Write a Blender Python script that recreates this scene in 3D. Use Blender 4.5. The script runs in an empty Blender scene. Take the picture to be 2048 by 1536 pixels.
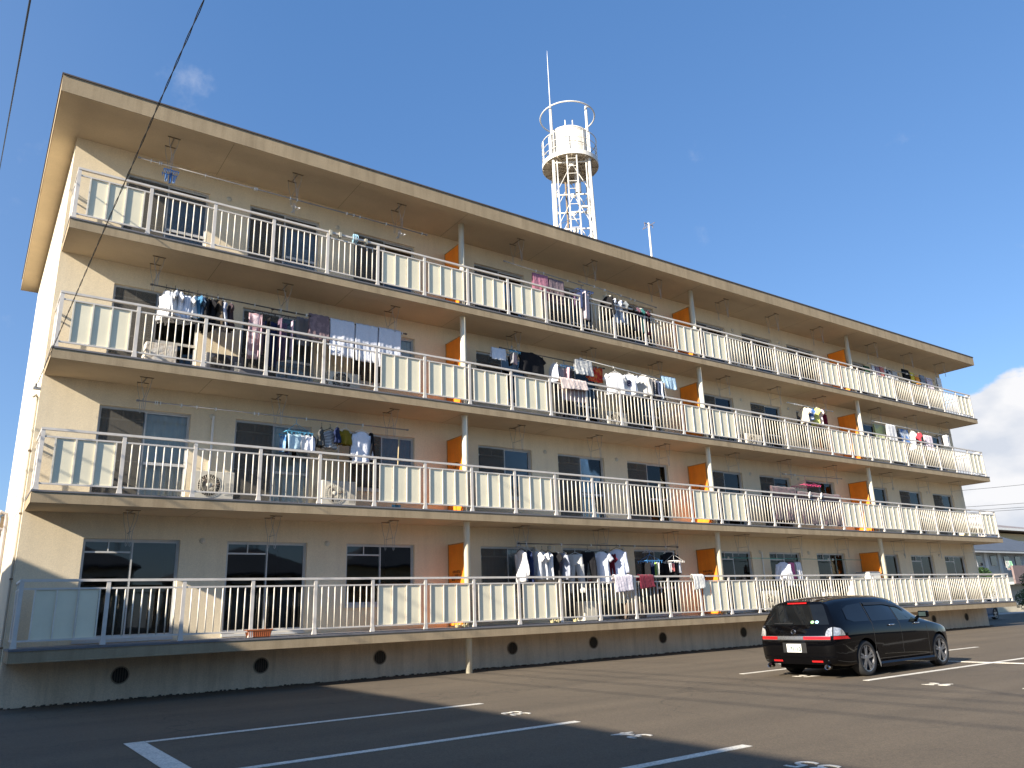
import bpy, bmesh, math, random
from mathutils import Vector, Matrix, noise
R = math.radians
random.seed(7)
S = bpy.context.scene
COL = S.collection

# ------------------------------------------------------------ camera
cam_d = bpy.data.cameras.new('camera'); cam = bpy.data.objects.new('camera', cam_d); COL.objects.link(cam)
S.camera = cam
a, b, c = 0.6167, 0.2877, -0.0371
f = Vector((math.sin(a)*math.cos(b), math.cos(a)*math.cos(b), math.sin(b)))
r0 = Vector((math.cos(a), -math.sin(a), 0)); u0 = r0.cross(f)
rr = math.cos(c)*r0 + math.sin(c)*u0; uu = -math.sin(c)*r0 + math.cos(c)*u0
M = Matrix((rr, uu, -f)).transposed().to_4x4(); M.translation = Vector((-0.9118, -15.7864, 1.3098))
cam.matrix_world = M
cam_d.sensor_width = 36; cam_d.lens = 1539.52/2048*36
cam_d.clip_start = 0.1; cam_d.clip_end = 3000

# ------------------------------------------------------------ light and sky
SUN = Vector((-4.70, -1.0, 2.14)).normalized()
sun_el = math.asin(SUN.z); sun_az = math.atan2(SUN.x, SUN.y)
sd = bpy.data.lights.new('sun', 'SUN'); sd.energy = 4.1; sd.angle = R(0.53); sd.color = (1.0, 0.91, 0.78)
so = bpy.data.objects.new('sun', sd); COL.objects.link(so)
so.rotation_euler = SUN.to_track_quat('Z', 'Y').to_euler(); so.location = (-40, -10, 30)

W = bpy.data.worlds.new('World'); S.world = W; W.use_nodes = True
nt = W.node_tree; nt.nodes.clear()
def N(t, nt_=None, **k):
    n = (nt_ or nt).nodes.new(t)
    for kk, v in k.items(): setattr(n, kk, v)
    return n
out = N('ShaderNodeOutputWorld'); bg = N('ShaderNodeBackground'); bg.inputs['Strength'].default_value = 0.085
sky = N('ShaderNodeTexSky', sky_type='NISHITA'); sky.sun_disc = False
sky.sun_elevation = sun_el; sky.sun_rotation = sun_az % (2*math.pi); sky.altitude = 50
sky.air_density = 1.0; sky.dust_density = 0.5; sky.ozone_density = 3.0
tc = N('ShaderNodeTexCoord'); L = nt.links.new
# cloud cover: noise on the sky direction, denser towards the horizon
sep = N('ShaderNodeSeparateXYZ'); L(tc.outputs['Generated'], sep.inputs[0])
mp = N('ShaderNodeMapping'); mp.inputs['Scale'].default_value = (1, 1, 1.9); mp.inputs['Location'].default_value = (0.0, 0.0, 0.0); L(tc.outputs['Generated'], mp.inputs[0])
nz = N('ShaderNodeTexNoise'); nz.inputs['Scale'].default_value = 4.2; nz.inputs['Detail'].default_value = 9; nz.inputs['Roughness'].default_value = 0.55; L(mp.outputs[0], nz.inputs['Vector'])
def blob(d, rad):
    vd = N('ShaderNodeVectorMath', operation='DISTANCE'); L(tc.outputs['Generated'], vd.inputs[0]); vd.inputs[1].default_value = d
    m = N('ShaderNodeMapRange'); m.interpolation_type = 'SMOOTHSTEP'; L(vd.outputs['Value'], m.inputs[0]); m.inputs[1].default_value = rad; m.inputs[2].default_value = 0; m.inputs[3].default_value = 0; m.inputs[4].default_value = 1
    return m.outputs[0]
def mth(op, a_, b_=None, clamp=False):
    m = N('ShaderNodeMath', operation=op, use_clamp=clamp)
    for i, v in enumerate((a_, b_)):
        if v is None: continue
        if isinstance(v, (int, float)): m.inputs[i].default_value = v
        else: L(v, m.inputs[i])
    return m.outputs[0]
hor = N('ShaderNodeMapRange'); L(sep.outputs['Z'], hor.inputs[0]); hor.inputs[1].default_value = 0.30; hor.inputs[2].default_value = 0.0; hor.inputs[3].default_value = 0; hor.inputs[4].default_value = 0.10
cl = blob((0.925, 0.33, 0.13), 0.18)
cl2 = blob((0.93, 0.33, 0.05), 0.16)
dens = mth('ADD', nz.outputs['Fac'], hor.outputs[0])
dens = mth('ADD', dens, mth('MULTIPLY', cl, 0.75))
dens = mth('ADD', dens, mth('MULTIPLY', cl2, 0.30))
cov = N('ShaderNodeMapRange'); cov.interpolation_type = 'SMOOTHSTEP'; L(dens, cov.inputs[0]); cov.inputs[1].default_value = 0.735; cov.inputs[2].default_value = 0.785
# wisps on the left
nz2 = N('ShaderNodeTexNoise'); nz2.inputs['Scale'].default_value = 9; nz2.inputs['Detail'].default_value = 7; nz2.inputs['Roughness'].default_value = 0.6; L(tc.outputs['Generated'], nz2.inputs['Vector'])
w1 = mth('ADD', blob((0.0, 0.92, 0.37), 0.20), blob((0.13, 0.81, 0.57), 0.12))
wis = N('ShaderNodeMapRange'); wis.interpolation_type = 'SMOOTHSTEP'; L(mth('ADD', nz2.outputs['Fac'], mth('MULTIPLY', w1, 0.14)), wis.inputs[0]); wis.inputs[1].default_value = 0.66; wis.inputs[2].default_value = 0.86; wis.inputs[4].default_value = 0.5
# cloud colour: white sunlit tops, blue-grey below, following the noise relief
nz3 = N('ShaderNodeTexNoise'); nz3.inputs['Scale'].default_value = 9.0; nz3.inputs['Detail'].default_value = 6; L(mp.outputs[0], nz3.inputs['Vector'])
ccr = N('ShaderNodeMapRange'); L(nz3.outputs['Fac'], ccr.inputs[0]); ccr.inputs[1].default_value = 0.40; ccr.inputs[2].default_value = 0.58
ccm = N('ShaderNodeMixRGB'); L(ccr.outputs[0], ccm.inputs[0]); ccm.inputs[1].default_value = (2.9, 3.1, 3.5, 1); ccm.inputs[2].default_value = (4.0, 4.0, 4.1, 1)
tint = N('ShaderNodeMixRGB'); tint.inputs[0].default_value = 0.5; L(sky.outputs[0], tint.inputs[1]); tint.inputs[2].default_value = (0.25, 0.96, 2.58, 1)
hz0 = N('ShaderNodeMixRGB'); L(mth('MULTIPLY', blob((-0.62, 0.72, 0.22), 1.0), 0.32), hz0.inputs[0]); L(tint.outputs[0], hz0.inputs[1]); hz0.inputs[2].default_value = (2.3, 3.0, 4.2, 1)
m1 = N('ShaderNodeMixRGB'); L(wis.outputs[0], m1.inputs[0]); L(hz0.outputs[0], m1.inputs[1]); m1.inputs[2].default_value = (2.6, 2.9, 3.6, 1)
m2 = N('ShaderNodeMixRGB'); L(cov.outputs[0], m2.inputs[0]); L(m1.outputs[0], m2.inputs[1]); L(ccm.outputs[0], m2.inputs[2])
L(m2.outputs[0], bg.inputs['Color']); L(bg.outputs[0], out.inputs[0])
S.view_settings.view_transform = 'Standard'; S.view_settings.look = 'None'; S.view_settings.gamma = 1
S.view_settings.exposure = 1.5
S.view_settings.use_curve_mapping = False
S.render.engine = 'CYCLES'
S.cycles.max_bounces = 7; S.cycles.diffuse_bounces = 4; S.cycles.transparent_max_bounces = 12

# ------------------------------------------------------------ materials
MATS = {}
def mat(name, col, rough=0.75, var=0.08, vscale=1.5, bump=0.0, bscale=60, metal=0.0, coat=0.0, spec=0.5, col2=None, fine=0.0, streak=0.0, space='world', emis=None, rnd=0.0):
    if name in MATS: return MATS[name]
    m = bpy.data.materials.new(name); m.use_nodes = True; t = m.node_tree; MATS[name] = m
    p = t.nodes['Principled BSDF']; p.inputs['Roughness'].default_value = rough; p.inputs['Metallic'].default_value = metal
    p.inputs['Coat Weight'].default_value = coat; p.inputs['Coat Roughness'].default_value = 0.04; p.inputs['Specular IOR Level'].default_value = spec
    l = t.links.new
    if space == 'world':
        g = t.nodes.new('ShaderNodeNewGeometry').outputs['Position']
    else:
        g = t.nodes.new('ShaderNodeTexCoord').outputs['Object']
    n = t.nodes.new('ShaderNodeTexNoise'); n.inputs['Scale'].default_value = vscale; n.inputs['Detail'].default_value = 6; n.inputs['Roughness'].default_value = 0.6
    l(g, n.inputs['Vector'])
    cr = t.nodes.new('ShaderNodeMapRange'); l(n.outputs['Fac'], cr.inputs[0]); cr.inputs[1].default_value = 0.3; cr.inputs[2].default_value = 0.7
    mx = t.nodes.new('ShaderNodeMixRGB'); l(cr.outputs[0], mx.inputs[0])
    c2 = col2 or tuple(min(1, x*(1+var)) for x in col); c1 = col if col2 else tuple(x*(1-var) for x in col)
    mx.inputs[1].default_value = (*c1, 1); mx.inputs[2].default_value = (*c2, 1)
    last = mx.outputs[0]
    if fine:
        n2 = t.nodes.new('ShaderNodeTexNoise'); n2.inputs['Scale'].default_value = bscale; n2.inputs['Detail'].default_value = 3; l(g, n2.inputs['Vector'])
        mr = t.nodes.new('ShaderNodeMapRange'); l(n2.outputs['Fac'], mr.inputs[0]); mr.inputs[1].default_value = 0.3; mr.inputs[2].default_value = 0.7; mr.inputs[3].default_value = 1-fine; mr.inputs[4].default_value = 1+fine
        mm = t.nodes.new('ShaderNodeMixRGB'); mm.blend_type = 'MULTIPLY'; mm.inputs[0].default_value = 1; l(last, mm.inputs[1]); l(mr.outputs[0], mm.inputs[2]); last = mm.outputs[0]
    if streak:
        mp_ = t.nodes.new('ShaderNodeMapping'); mp_.inputs['Scale'].default_value = (2.6, 2.6, 0.22); l(g, mp_.inputs[0])
        n3 = t.nodes.new('ShaderNodeTexNoise'); n3.inputs['Scale'].default_value = 1.6; n3.inputs['Detail'].default_value = 8; n3.inputs['Roughness'].default_value = 0.7; l(mp_.outputs[0], n3.inputs['Vector'])
        mr = t.nodes.new('ShaderNodeMapRange'); l(n3.outputs['Fac'], mr.inputs[0]); mr.inputs[1].default_value = 0.46; mr.inputs[2].default_value = 0.74; mr.inputs[3].default_value = 0; mr.inputs[4].default_value = streak
        mm = t.nodes.new('ShaderNodeMixRGB'); l(mr.outputs[0], mm.inputs[0]); l(last, mm.inputs[1]); mm.inputs[2].default_value = (col[0]*0.42, col[1]*0.38, col[2]*0.32, 1); last = mm.outputs[0]
    if rnd:
        oi = t.nodes.new('ShaderNodeObjectInfo'); mr = t.nodes.new('ShaderNodeMapRange'); l(oi.outputs['Random'], mr.inputs[0]); mr.inputs[3].default_value = 1-rnd*1.4; mr.inputs[4].default_value = 1+rnd*0.6
        mm = t.nodes.new('ShaderNodeMixRGB'); mm.blend_type = 'MULTIPLY'; mm.inputs[0].default_value = 1; l(last, mm.inputs[1]); l(mr.outputs[0], mm.inputs[2]); last = mm.outputs[0]
    l(last, p.inputs['Base Color'])
    if bump:
        n4 = t.nodes.new('ShaderNodeTexNoise'); n4.inputs['Scale'].default_value = bscale; n4.inputs['Detail'].default_value = 4; l(g, n4.inputs['Vector'])
        bp = t.nodes.new('ShaderNodeBump'); bp.inputs['Strength'].default_value = bump; bp.inputs['Distance'].default_value = 0.01; l(n4.outputs['Fac'], bp.inputs['Height']); l(bp.outputs[0], p.inputs['Normal'])
    if emis: p.inputs['Emission Color'].default_value = (*emis, 1); p.inputs['Emission Strength'].default_value = 1
    return m
def glassmat(name, tintc, opac=0.25, rough=0.02, ior=1.5):
    m = bpy.data.materials.new(name); m.use_nodes = True; t = m.node_tree; t.nodes.clear(); MATS[name] = m
    o = t.nodes.new('ShaderNodeOutputMaterial'); tr = t.nodes.new('ShaderNodeBsdfTransparent'); tr.inputs[0].default_value = (*tintc, 1)
    gl = t.nodes.new('ShaderNodeBsdfGlossy'); gl.inputs['Roughness'].default_value = rough
    g = t.nodes.new('ShaderNodeNewGeometry'); n = t.nodes.new('ShaderNodeTexNoise'); n.inputs['Scale'].default_value = 1.1; t.links.new(g.outputs['Position'], n.inputs['Vector'])
    bp = t.nodes.new('ShaderNodeBump'); bp.inputs['Strength'].default_value = 0.12; bp.inputs['Distance'].default_value = 0.02; t.links.new(n.outputs['Fac'], bp.inputs['Height']); t.links.new(bp.outputs[0], gl.inputs['Normal'])
    fr = t.nodes.new('ShaderNodeFresnel'); fr.inputs['IOR'].default_value = ior
    mr = t.nodes.new('ShaderNodeMath'); mr.operation = 'MULTIPLY_ADD'; mr.use_clamp = True; t.links.new(fr.outputs[0], mr.inputs[0]); mr.inputs[1].default_value = 1.0; mr.inputs[2].default_value = 0.0
    mx = t.nodes.new('ShaderNodeMixShader'); t.links.new(mr.outputs[0], mx.inputs[0]); t.links.new(tr.outputs[0], mx.inputs[1]); t.links.new(gl.outputs[0], mx.inputs[2]); t.links.new(mx.outputs[0], o.inputs[0])
    return m

STUCCO = mat('stucco_cream', (0.80, 0.675, 0.47), 0.9, 0.05, 0.8, bump=0.16, bscale=70, fine=0.09, streak=0.16)
STUCCO_END = mat('stucco_end_wall', (0.66, 0.60, 0.46), 0.9, 0.04, 0.6, bump=0.4, bscale=55, fine=0.06, streak=0.10)
PLINTH = mat('plinth_render', (0.82, 0.66, 0.47), 0.9, 0.14, 0.7, bump=0.3, bscale=45, fine=0.10, streak=0.45)
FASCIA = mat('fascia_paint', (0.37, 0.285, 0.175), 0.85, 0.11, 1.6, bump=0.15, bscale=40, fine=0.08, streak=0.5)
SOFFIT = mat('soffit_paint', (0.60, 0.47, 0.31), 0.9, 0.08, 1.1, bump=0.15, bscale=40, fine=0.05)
COPING = mat('coping_grey', (0.16, 0.155, 0.16), 0.7, 0.15, 3)
COPING_ROOF = mat('roof_edge_brown', (0.10, 0.08, 0.07), 0.6, 0.15, 3)
FLOORM = mat('balcony_floor_grey', (0.28, 0.27, 0.27), 0.7, 0.12, 2)
RAIL = mat('rail_paint_white', (0.66, 0.61, 0.54), 0.45, 0.10, 5, metal=0.0, spec=0.6, streak=0.12)
BARM = mat('bar_paint_ivory', (0.74, 0.69, 0.58), 0.42, 0.10, 9, spec=0.6, rnd=0.07)
PANELM = mat('railing_panel_ivory', (0.86, 0.79, 0.58), 0.55, 0.05, 2.2, spec=0.4, streak=0.08, rnd=0.05)
ALU = mat('window_aluminium', (0.56, 0.55, 0.52), 0.45, 0.06, 5, metal=0.1)
ALUD = mat('window_aluminium_dark', (0.26, 0.26, 0.27), 0.45, 0.06, 5, metal=0.3)
ORANGE = mat('partition_orange', (1.0, 0.26, 0.012), 0.6, 0.14, 2.5, streak=0.22, fine=0.06, bscale=30, rnd=0.06)
PIPE = mat('downpipe_ivory', (0.74, 0.69, 0.54), 0.5, 0.05, 2.5, streak=0.12)
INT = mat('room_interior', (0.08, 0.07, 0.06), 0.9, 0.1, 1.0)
STEEL = mat('galvanised_wire', (0.42, 0.41, 0.38), 0.45, 0.15, 9, metal=0.5)
RUST = mat('rusty_bracket', (0.22, 0.16, 0.10), 0.8, 0.3, 20)
GLASS = glassmat('window_glass', (0.86, 0.87, 0.86))
SCREEN = bpy.data.materials.new('insect_mesh'); SCREEN.use_nodes = True
_t = SCREEN.node_tree; _t.nodes.clear(); _o = _t.nodes.new('ShaderNodeOutputMaterial'); _a = _t.nodes.new('ShaderNodeBsdfTransparent'); _b = _t.nodes.new('ShaderNodeBsdfDiffuse'); _b.inputs[0].default_value = (0.16, 0.15, 0.13, 1)
_m = _t.nodes.new('ShaderNodeMixShader'); _m.inputs[0].default_value = 0.55; _t.links.new(_a.outputs[0], _m.inputs[1]); _t.links.new(_b.outputs[0], _m.inputs[2]); _t.links.new(_m.outputs[0], _o.inputs[0])
VENTD = mat('vent_recess', (0.03, 0.025, 0.02), 0.8, 0.2, 8)
VENTR = mat('vent_rim', (0.36, 0.29, 0.20), 0.8, 0.15, 6)
LACE = mat('curtain_lace', (0.92, 0.89, 0.80), 0.9, 0.06, 6)
LACE2 = mat('curtain_grey_pattern', (0.36, 0.35, 0.34), 0.9, 0.25, 14)
LACE3 = mat('curtain_reddish_blind', (0.34, 0.22, 0.18), 0.9, 0.15, 9)
TANKW = mat('tower_white_paint', (0.70, 0.67, 0.60), 0.5, 0.05, 2.0, streak=0.12)
TANKU = mat('tower_underside', (0.50, 0.43, 0.32), 0.8, 0.2, 2.0)
BLACKC = mat('black_cable', (0.012, 0.012, 0.012), 0.6, 0.1, 5)
WHITEPL = mat('plastic_white', (0.78, 0.77, 0.72), 0.45, 0.04, 4)
BEIGEPL = mat('plastic_beige', (0.60, 0.56, 0.46), 0.5, 0.06, 3)
DARKPL = mat('plastic_dark', (0.02, 0.02, 0.02), 0.5, 0.1, 4)

# ------------------------------------------------------------ builders
def wl(o):
    v = Vector((0, 0, 0))
    while o is not None: v += o.location; o = o.parent
    return v
STUFFN = {'clip', 'peg', 'louvre', 'fan_grille', 'fan_blade', 'conduit_clip', 'hanger_arm', 'pipe_collar', 'end_return', 'tie_rod', 'platform_rib', 'tank_band', 'tank_hatch_rail', 'riser', 'guard_rail', 'board_frame', 'flower_head', 'upper_rail', 'bottom_rail', 'inner_partition', 'gusset'}
class MB:
    def __init__(s): s.v = []; s.f = []
    def box(s, x0, x1, y0, y1, z0, z1):
        i = len(s.v); s.v += [(x0,y0,z0),(x1,y0,z0),(x1,y1,z0),(x0,y1,z0),(x0,y0,z1),(x1,y0,z1),(x1,y1,z1),(x0,y1,z1)]
        s.f += [tuple(i+k for k in q) for q in ((0,3,2,1),(4,5,6,7),(0,1,5,4),(1,2,6,5),(2,3,7,6),(3,0,4,7))]; return s
    def obox(s, cen, ax, ay, az):   # oriented box from half-axis vectors
        i = len(s.v); cen = Vector(cen); ax, ay, az = Vector(ax), Vector(ay), Vector(az)
        for sz in (-1, 1):
            for sx, sy in ((-1,-1),(1,-1),(1,1),(-1,1)): s.v.append(tuple(cen+ax*sx+ay*sy+az*sz))
        s.f += [tuple(i+k for k in q) for q in ((0,3,2,1),(4,5,6,7),(0,1,5,4),(1,2,6,5),(2,3,7,6),(3,0,4,7))]; return s
    def beam(s, p, q, w, d, up=(0,0,1)):
        p, q = Vector(p), Vector(q); t = (q-p); L_ = t.length; t.normalize(); up = Vector(up)
        if abs(t.dot(up)) > 0.98: up = Vector((0,1,0))
        a_ = t.cross(up).normalized(); b_ = a_.cross(t).normalized()
        return s.obox((p+q)/2, a_*w/2, b_*d/2, t*L_/2)
    def tube(s, pts, r, n=6, closed=False, caps=True):
        pts = [Vector(p) for p in pts]; m = len(pts); base = len(s.v); prev = None
        for k in range(m):
            if closed: t = pts[(k+1)%m]-pts[k-1]
            else: t = pts[min(k+1,m-1)]-pts[max(k-1,0)]
            t.normalize()
            if prev is None:
                a_ = t.cross(Vector((0,0,1)) if abs(t.z) < 0.9 else Vector((0,1,0))).normalized()
            else: a_ = (prev - t*prev.dot(t)).normalized()
            prev = a_; b_ = t.cross(a_); rk = r[k] if isinstance(r, (list, tuple)) else r
            for j in range(n):
                an = 2*math.pi*j/n; s.v.append(tuple(pts[k]+(a_*math.cos(an)+b_*math.sin(an))*rk))
        for k in range(m if closed else m-1):
            k2 = (k+1) % m
            for j in range(n):
                j2 = (j+1) % n; s.f.append((base+k*n+j, base+k*n+j2, base+k2*n+j2, base+k2*n+j))
        if not closed and caps:
            s.f.append(tuple(base+j for j in range(n))[::-1]); s.f.append(tuple(base+(m-1)*n+j for j in range(n)))
        return s
    def cyl(s, p, q, r, n=16, r2=None): return s.tube([p, q], [r, r if r2 is None else r2], n)
    def ring(s, c, rad, r, ax=(0,0,1), n=32, m=6, a0=0, a1=2*math.pi):
        c = Vector(c); ax = Vector(ax).normalized(); e = ax.cross(Vector((0,0,1)) if abs(ax.z) < 0.9 else Vector((1,0,0))).normalized(); g = ax.cross(e)
        full = abs(a1-a0-2*math.pi) < 1e-6
        pts = [c+(e*math.cos(t)+g*math.sin(t))*rad for t in [a0+(a1-a0)*k/(n if full else n-1) for k in range(n)]]
        return s.tube(pts, r, m, closed=full)
    def lathe(s, prof, c=(0,0,0), n=24, ax='z'):
        i = len(s.v); c = Vector(c)
        for r_, h in prof:
            for j in range(n):
                t = 2*math.pi*j/n; x, y = r_*math.cos(t), r_*math.sin(t)
                s.v.append(tuple(c+(Vector((x,y,h)) if ax == 'z' else Vector((x,h,y)) if ax == 'y' else Vector((h,x,y)))))
        for k in range(len(prof)-1):
            for j in range(n):
                j2 = (j+1) % n; s.f.append((i+k*n+j, i+k*n+j2, i+(k+1)*n+j2, i+(k+1)*n+j))
        return s
    def poly(s, pts):
        i = len(s.v); s.v += [tuple(p) for p in pts]; s.f.append(tuple(range(i, i+len(pts)))); return s
    def grid(s, fn, nu, nv, closed=False):
        i = len(s.v)
        for a_ in range(nu+1):
            for b_ in range(nv+1): s.v.append(tuple(fn(a_/nu, b_/nv)))
        for a_ in range(nu):
            for b_ in range(nv): k = i+a_*(nv+1)+b_; s.f.append((k, k+nv+1, k+nv+2, k+1))
        return s
    def prism(s, poly, axis, h0, h1):   # poly of 2-D points extruded along axis
        n = len(poly); i = len(s.v)
        def P3(p, h): return (h, p[0], p[1]) if axis == 'x' else (p[0], h, p[1]) if axis == 'y' else (p[0], p[1], h)
        s.v += [P3(p, h0) for p in poly]+[P3(p, h1) for p in poly]
        s.f.append(tuple(range(i, i+n))[::-1]); s.f.append(tuple(range(i+n, i+2*n)))
        for k in range(n): k2 = (k+1) % n; s.f.append((i+k, i+k2, i+n+k2, i+n+k))
        return s
    def build(s, name, m, parent=None, world=True, smooth=False, kind=None, thick=0, fix=True):
        off = wl(parent) if (parent is not None and world) else Vector((0,0,0))
        me = bpy.data.meshes.new(name); me.from_pydata([(x-off.x, y-off.y, z-off.z) for x, y, z in s.v], [], s.f); me.update()
        if fix:
            bm = bmesh.new(); bm.from_mesh(me); bmesh.ops.recalc_face_normals(bm, faces=bm.faces); bm.to_mesh(me); bm.free()
        if smooth:
            for p in me.polygons: p.use_smooth = True
        me.materials.append(m)
        o = bpy.data.objects.new(name, me); COL.objects.link(o)
        if parent is not None: o.parent = parent
        if kind is None and name in STUFFN: kind = 'stuff'
        if kind: o['kind'] = kind
        if thick:
            md = o.modifiers.new('thickness', 'SOLIDIFY'); md.thickness = thick; md.offset = 0
        return o
def tag(o, label, cat, group=None):
    o['label'] = label; o['category'] = cat
    if group: o['group'] = group
    return o
def thing(name, loc, label, cat, group=None, rz=0):
    o = bpy.data.objects.new(name, None); COL.objects.link(o); o.location = loc; o.rotation_euler = (0, 0, rz); o.empty_display_size = 0.2
    return tag(o, label, cat, group)
def inst(src, name, parent, off=(0,0,0)):   # a piece sharing mesh data, shifted by off relative to src
    o = src.copy(); o.name = name; COL.objects.link(o); o.parent = parent
    o.location = Vector(src.location)+Vector(off); return o
def textmesh(txt, size, name, m, parent, mw, bold=0.0, depth=0.0015, align='CENTER'):
    cu = bpy.data.curves.new(name, 'FONT'); cu.body = txt; cu.size = size; cu.offset = bold; cu.extrude = depth; cu.align_x = align; cu.align_y = 'CENTER'; cu.resolution_u = 3
    t = bpy.data.objects.new(name+'_curve', cu); COL.objects.link(t)
    me = bpy.data.meshes.new_from_object(t); bpy.data.objects.remove(t)
    me.transform(mw); me.materials.clear(); me.materials.append(m)
    o = bpy.data.objects.new(name, me); COL.objects.link(o)
    if parent is not None: o.parent = parent
    return o

# ------------------------------------------------------------ ground
gm = mat('asphalt', (0.112, 0.086, 0.056), 0.88, 0.10, 0.35, bump=0.5, bscale=90, fine=0.16)
def asphalt_detail(m):
    t = m.node_tree; l = t.links.new; p = t.nodes['Principled BSDF']
    src = p.inputs['Base Color'].links[0].from_socket
    g = t.nodes.new('ShaderNodeNewGeometry').outputs['Position']
    # long faint tyre tracks and resurfacing bands
    mp_ = t.nodes.new('ShaderNodeMapping'); mp_.inputs['Scale'].default_value = (0.08, 0.9, 1); mp_.inputs['Rotation'].default_value = (0, 0, R(12)); l(g, mp_.inputs[0])
    n = t.nodes.new('ShaderNodeTexNoise'); n.inputs['Scale'].default_value = 1.4; n.inputs['Detail'].default_value = 5; l(mp_.outputs[0], n.inputs['Vector'])
    mr = t.nodes.new('ShaderNodeMapRange'); l(n.outputs['Fac'], mr.inputs[0]); mr.inputs[1].default_value = 0.35; mr.inputs[2].default_value = 0.65; mr.inputs[3].default_value = 0.86; mr.inputs[4].default_value = 1.08
    mm = t.nodes.new('ShaderNodeMixRGB'); mm.blend_type = 'MULTIPLY'; mm.inputs[0].default_value = 1; l(src, mm.inputs[1]); l(mr.outputs[0], mm.inputs[2])
    # aggregate speckle
    v = t.nodes.new('ShaderNodeTexVoronoi'); v.inputs['Scale'].default_value = 70; l(g, v.inputs['Vector'])
    mr2 = t.nodes.new('ShaderNodeMapRange'); l(v.outputs['Color'], mr2.inputs[0]); mr2.inputs[3].default_value = 0.72; mr2.inputs[4].default_value = 1.30
    m2_ = t.nodes.new('ShaderNodeMixRGB'); m2_.blend_type = 'MULTIPLY'; m2_.inputs[0].default_value = 1; l(mm.outputs[0], m2_.inputs[1]); l(mr2.outputs[0], m2_.inputs[2])
    # cracks: distorted cell edges, kept only in patches
    nd = t.nodes.new('ShaderNodeTexNoise'); nd.inputs['Scale'].default_value = 1.3; nd.inputs['Detail'].default_value = 6; l(g, nd.inputs['Vector'])
    ad = t.nodes.new('ShaderNodeMixRGB'); ad.blend_type = 'ADD'; ad.inputs[0].default_value = 0.9; l(g, ad.inputs[1]); l(nd.outputs['Color'], ad.inputs[2])
    ve = t.nodes.new('ShaderNodeTexVoronoi'); ve.feature = 'DISTANCE_TO_EDGE'; ve.inputs['Scale'].default_value = 0.30; l(ad.outputs[0], ve.inputs['Vector'])
    mk = t.nodes.new('ShaderNodeMapRange'); l(ve.outputs['Distance'], mk.inputs[0]); mk.inputs[1].default_value = 0.0; mk.inputs[2].default_value = 0.006; mk.inputs[3].default_value = 0.62; mk.inputs[4].default_value = 1.0
    np_ = t.nodes.new('ShaderNodeTexNoise'); np_.inputs['Scale'].default_value = 0.16; np_.inputs['Detail'].default_value = 2; l(g, np_.inputs['Vector'])
    pk = t.nodes.new('ShaderNodeMapRange'); l(np_.outputs['Fac'], pk.inputs[0]); pk.inputs[1].default_value = 0.48; pk.inputs[2].default_value = 0.56
    m3 = t.nodes.new('ShaderNodeMixRGB'); m3.blend_type = 'MULTIPLY'; l(pk.outputs[0], m3.inputs[0]); l(m2_.outputs[0], m3.inputs[1]); l(mk.outputs[0], m3.inputs[2])
    # oil drips and rubber marks
    no = t.nodes.new('ShaderNodeTexNoise'); no.inputs['Scale'].default_value = 1.9; no.inputs['Detail'].default_value = 7; no.inputs['Roughness'].default_value = 0.65; l(g, no.inputs['Vector'])
    mo = t.nodes.new('ShaderNodeMapRange'); l(no.outputs['Fac'], mo.inputs[0]); mo.inputs[1].default_value = 0.60; mo.inputs[2].default_value = 0.72; mo.inputs[3].default_value = 1.0; mo.inputs[4].default_value = 0.70
    m4 = t.nodes.new('ShaderNodeMixRGB'); m4.blend_type = 'MULTIPLY'; m4.inputs[0].default_value = 1; l(m3.outputs[0], m4.inputs[1]); l(mo.outputs[0], m4.inputs[2])
    l(m4.outputs[0], p.inputs['Base Color'])
asphalt_detail(gm)
MB().grid(lambda u, v: (-400+1100*u, -400+1100*v, 0), 4, 4).build('ground', gm, kind='structure')
LINE = mat('road_paint_white', (0.66, 0.62, 0.53), 0.7, 0.14, 3.0, fine=0.28, bscale=45, streak=0.0)
def line(x0, x1, y0, y1, z=0.005):
    mb = MB(); mb.box(x0, x1, y0, y1, 0.001, z); return mb.build('parking_line', LINE, kind='structure')
for y in (-5.22, -7.86, -10.42, -13.0): line(1.13, 5.80 if y > -6 else 5.5, y-0.06, y+0.06)
line(0.90, 1.12, -13.06, -5.16, 0.0055)
for y in (-5.25, -7.84, -10.30, -12.9): line(11.75, 21.1, y-0.06, y+0.06)
line(16.13, 16.25, -13.2, -5.32, 0.009)
def num(txt, x, y, flip):
    ang = R(90) if not flip else R(-90)   # left row: text up = -x ; right row: text up = +x
    mw = Matrix.Translation((x, y, 0.004)) @ Matrix.Rotation(ang, 4, 'Z')
    textmesh(txt, 0.42, 'parking_number', LINE, None, mw, bold=0.002, depth=0.002)['kind'] = 'structure'
num('33', 5.47, -6.60, False); num('34', 5.22, -9.13, False); num('35', 5.08, -11.43, False)
num('27', 11.92, -6.55, True); num('26', 11.72, -9.06, True)

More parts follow.
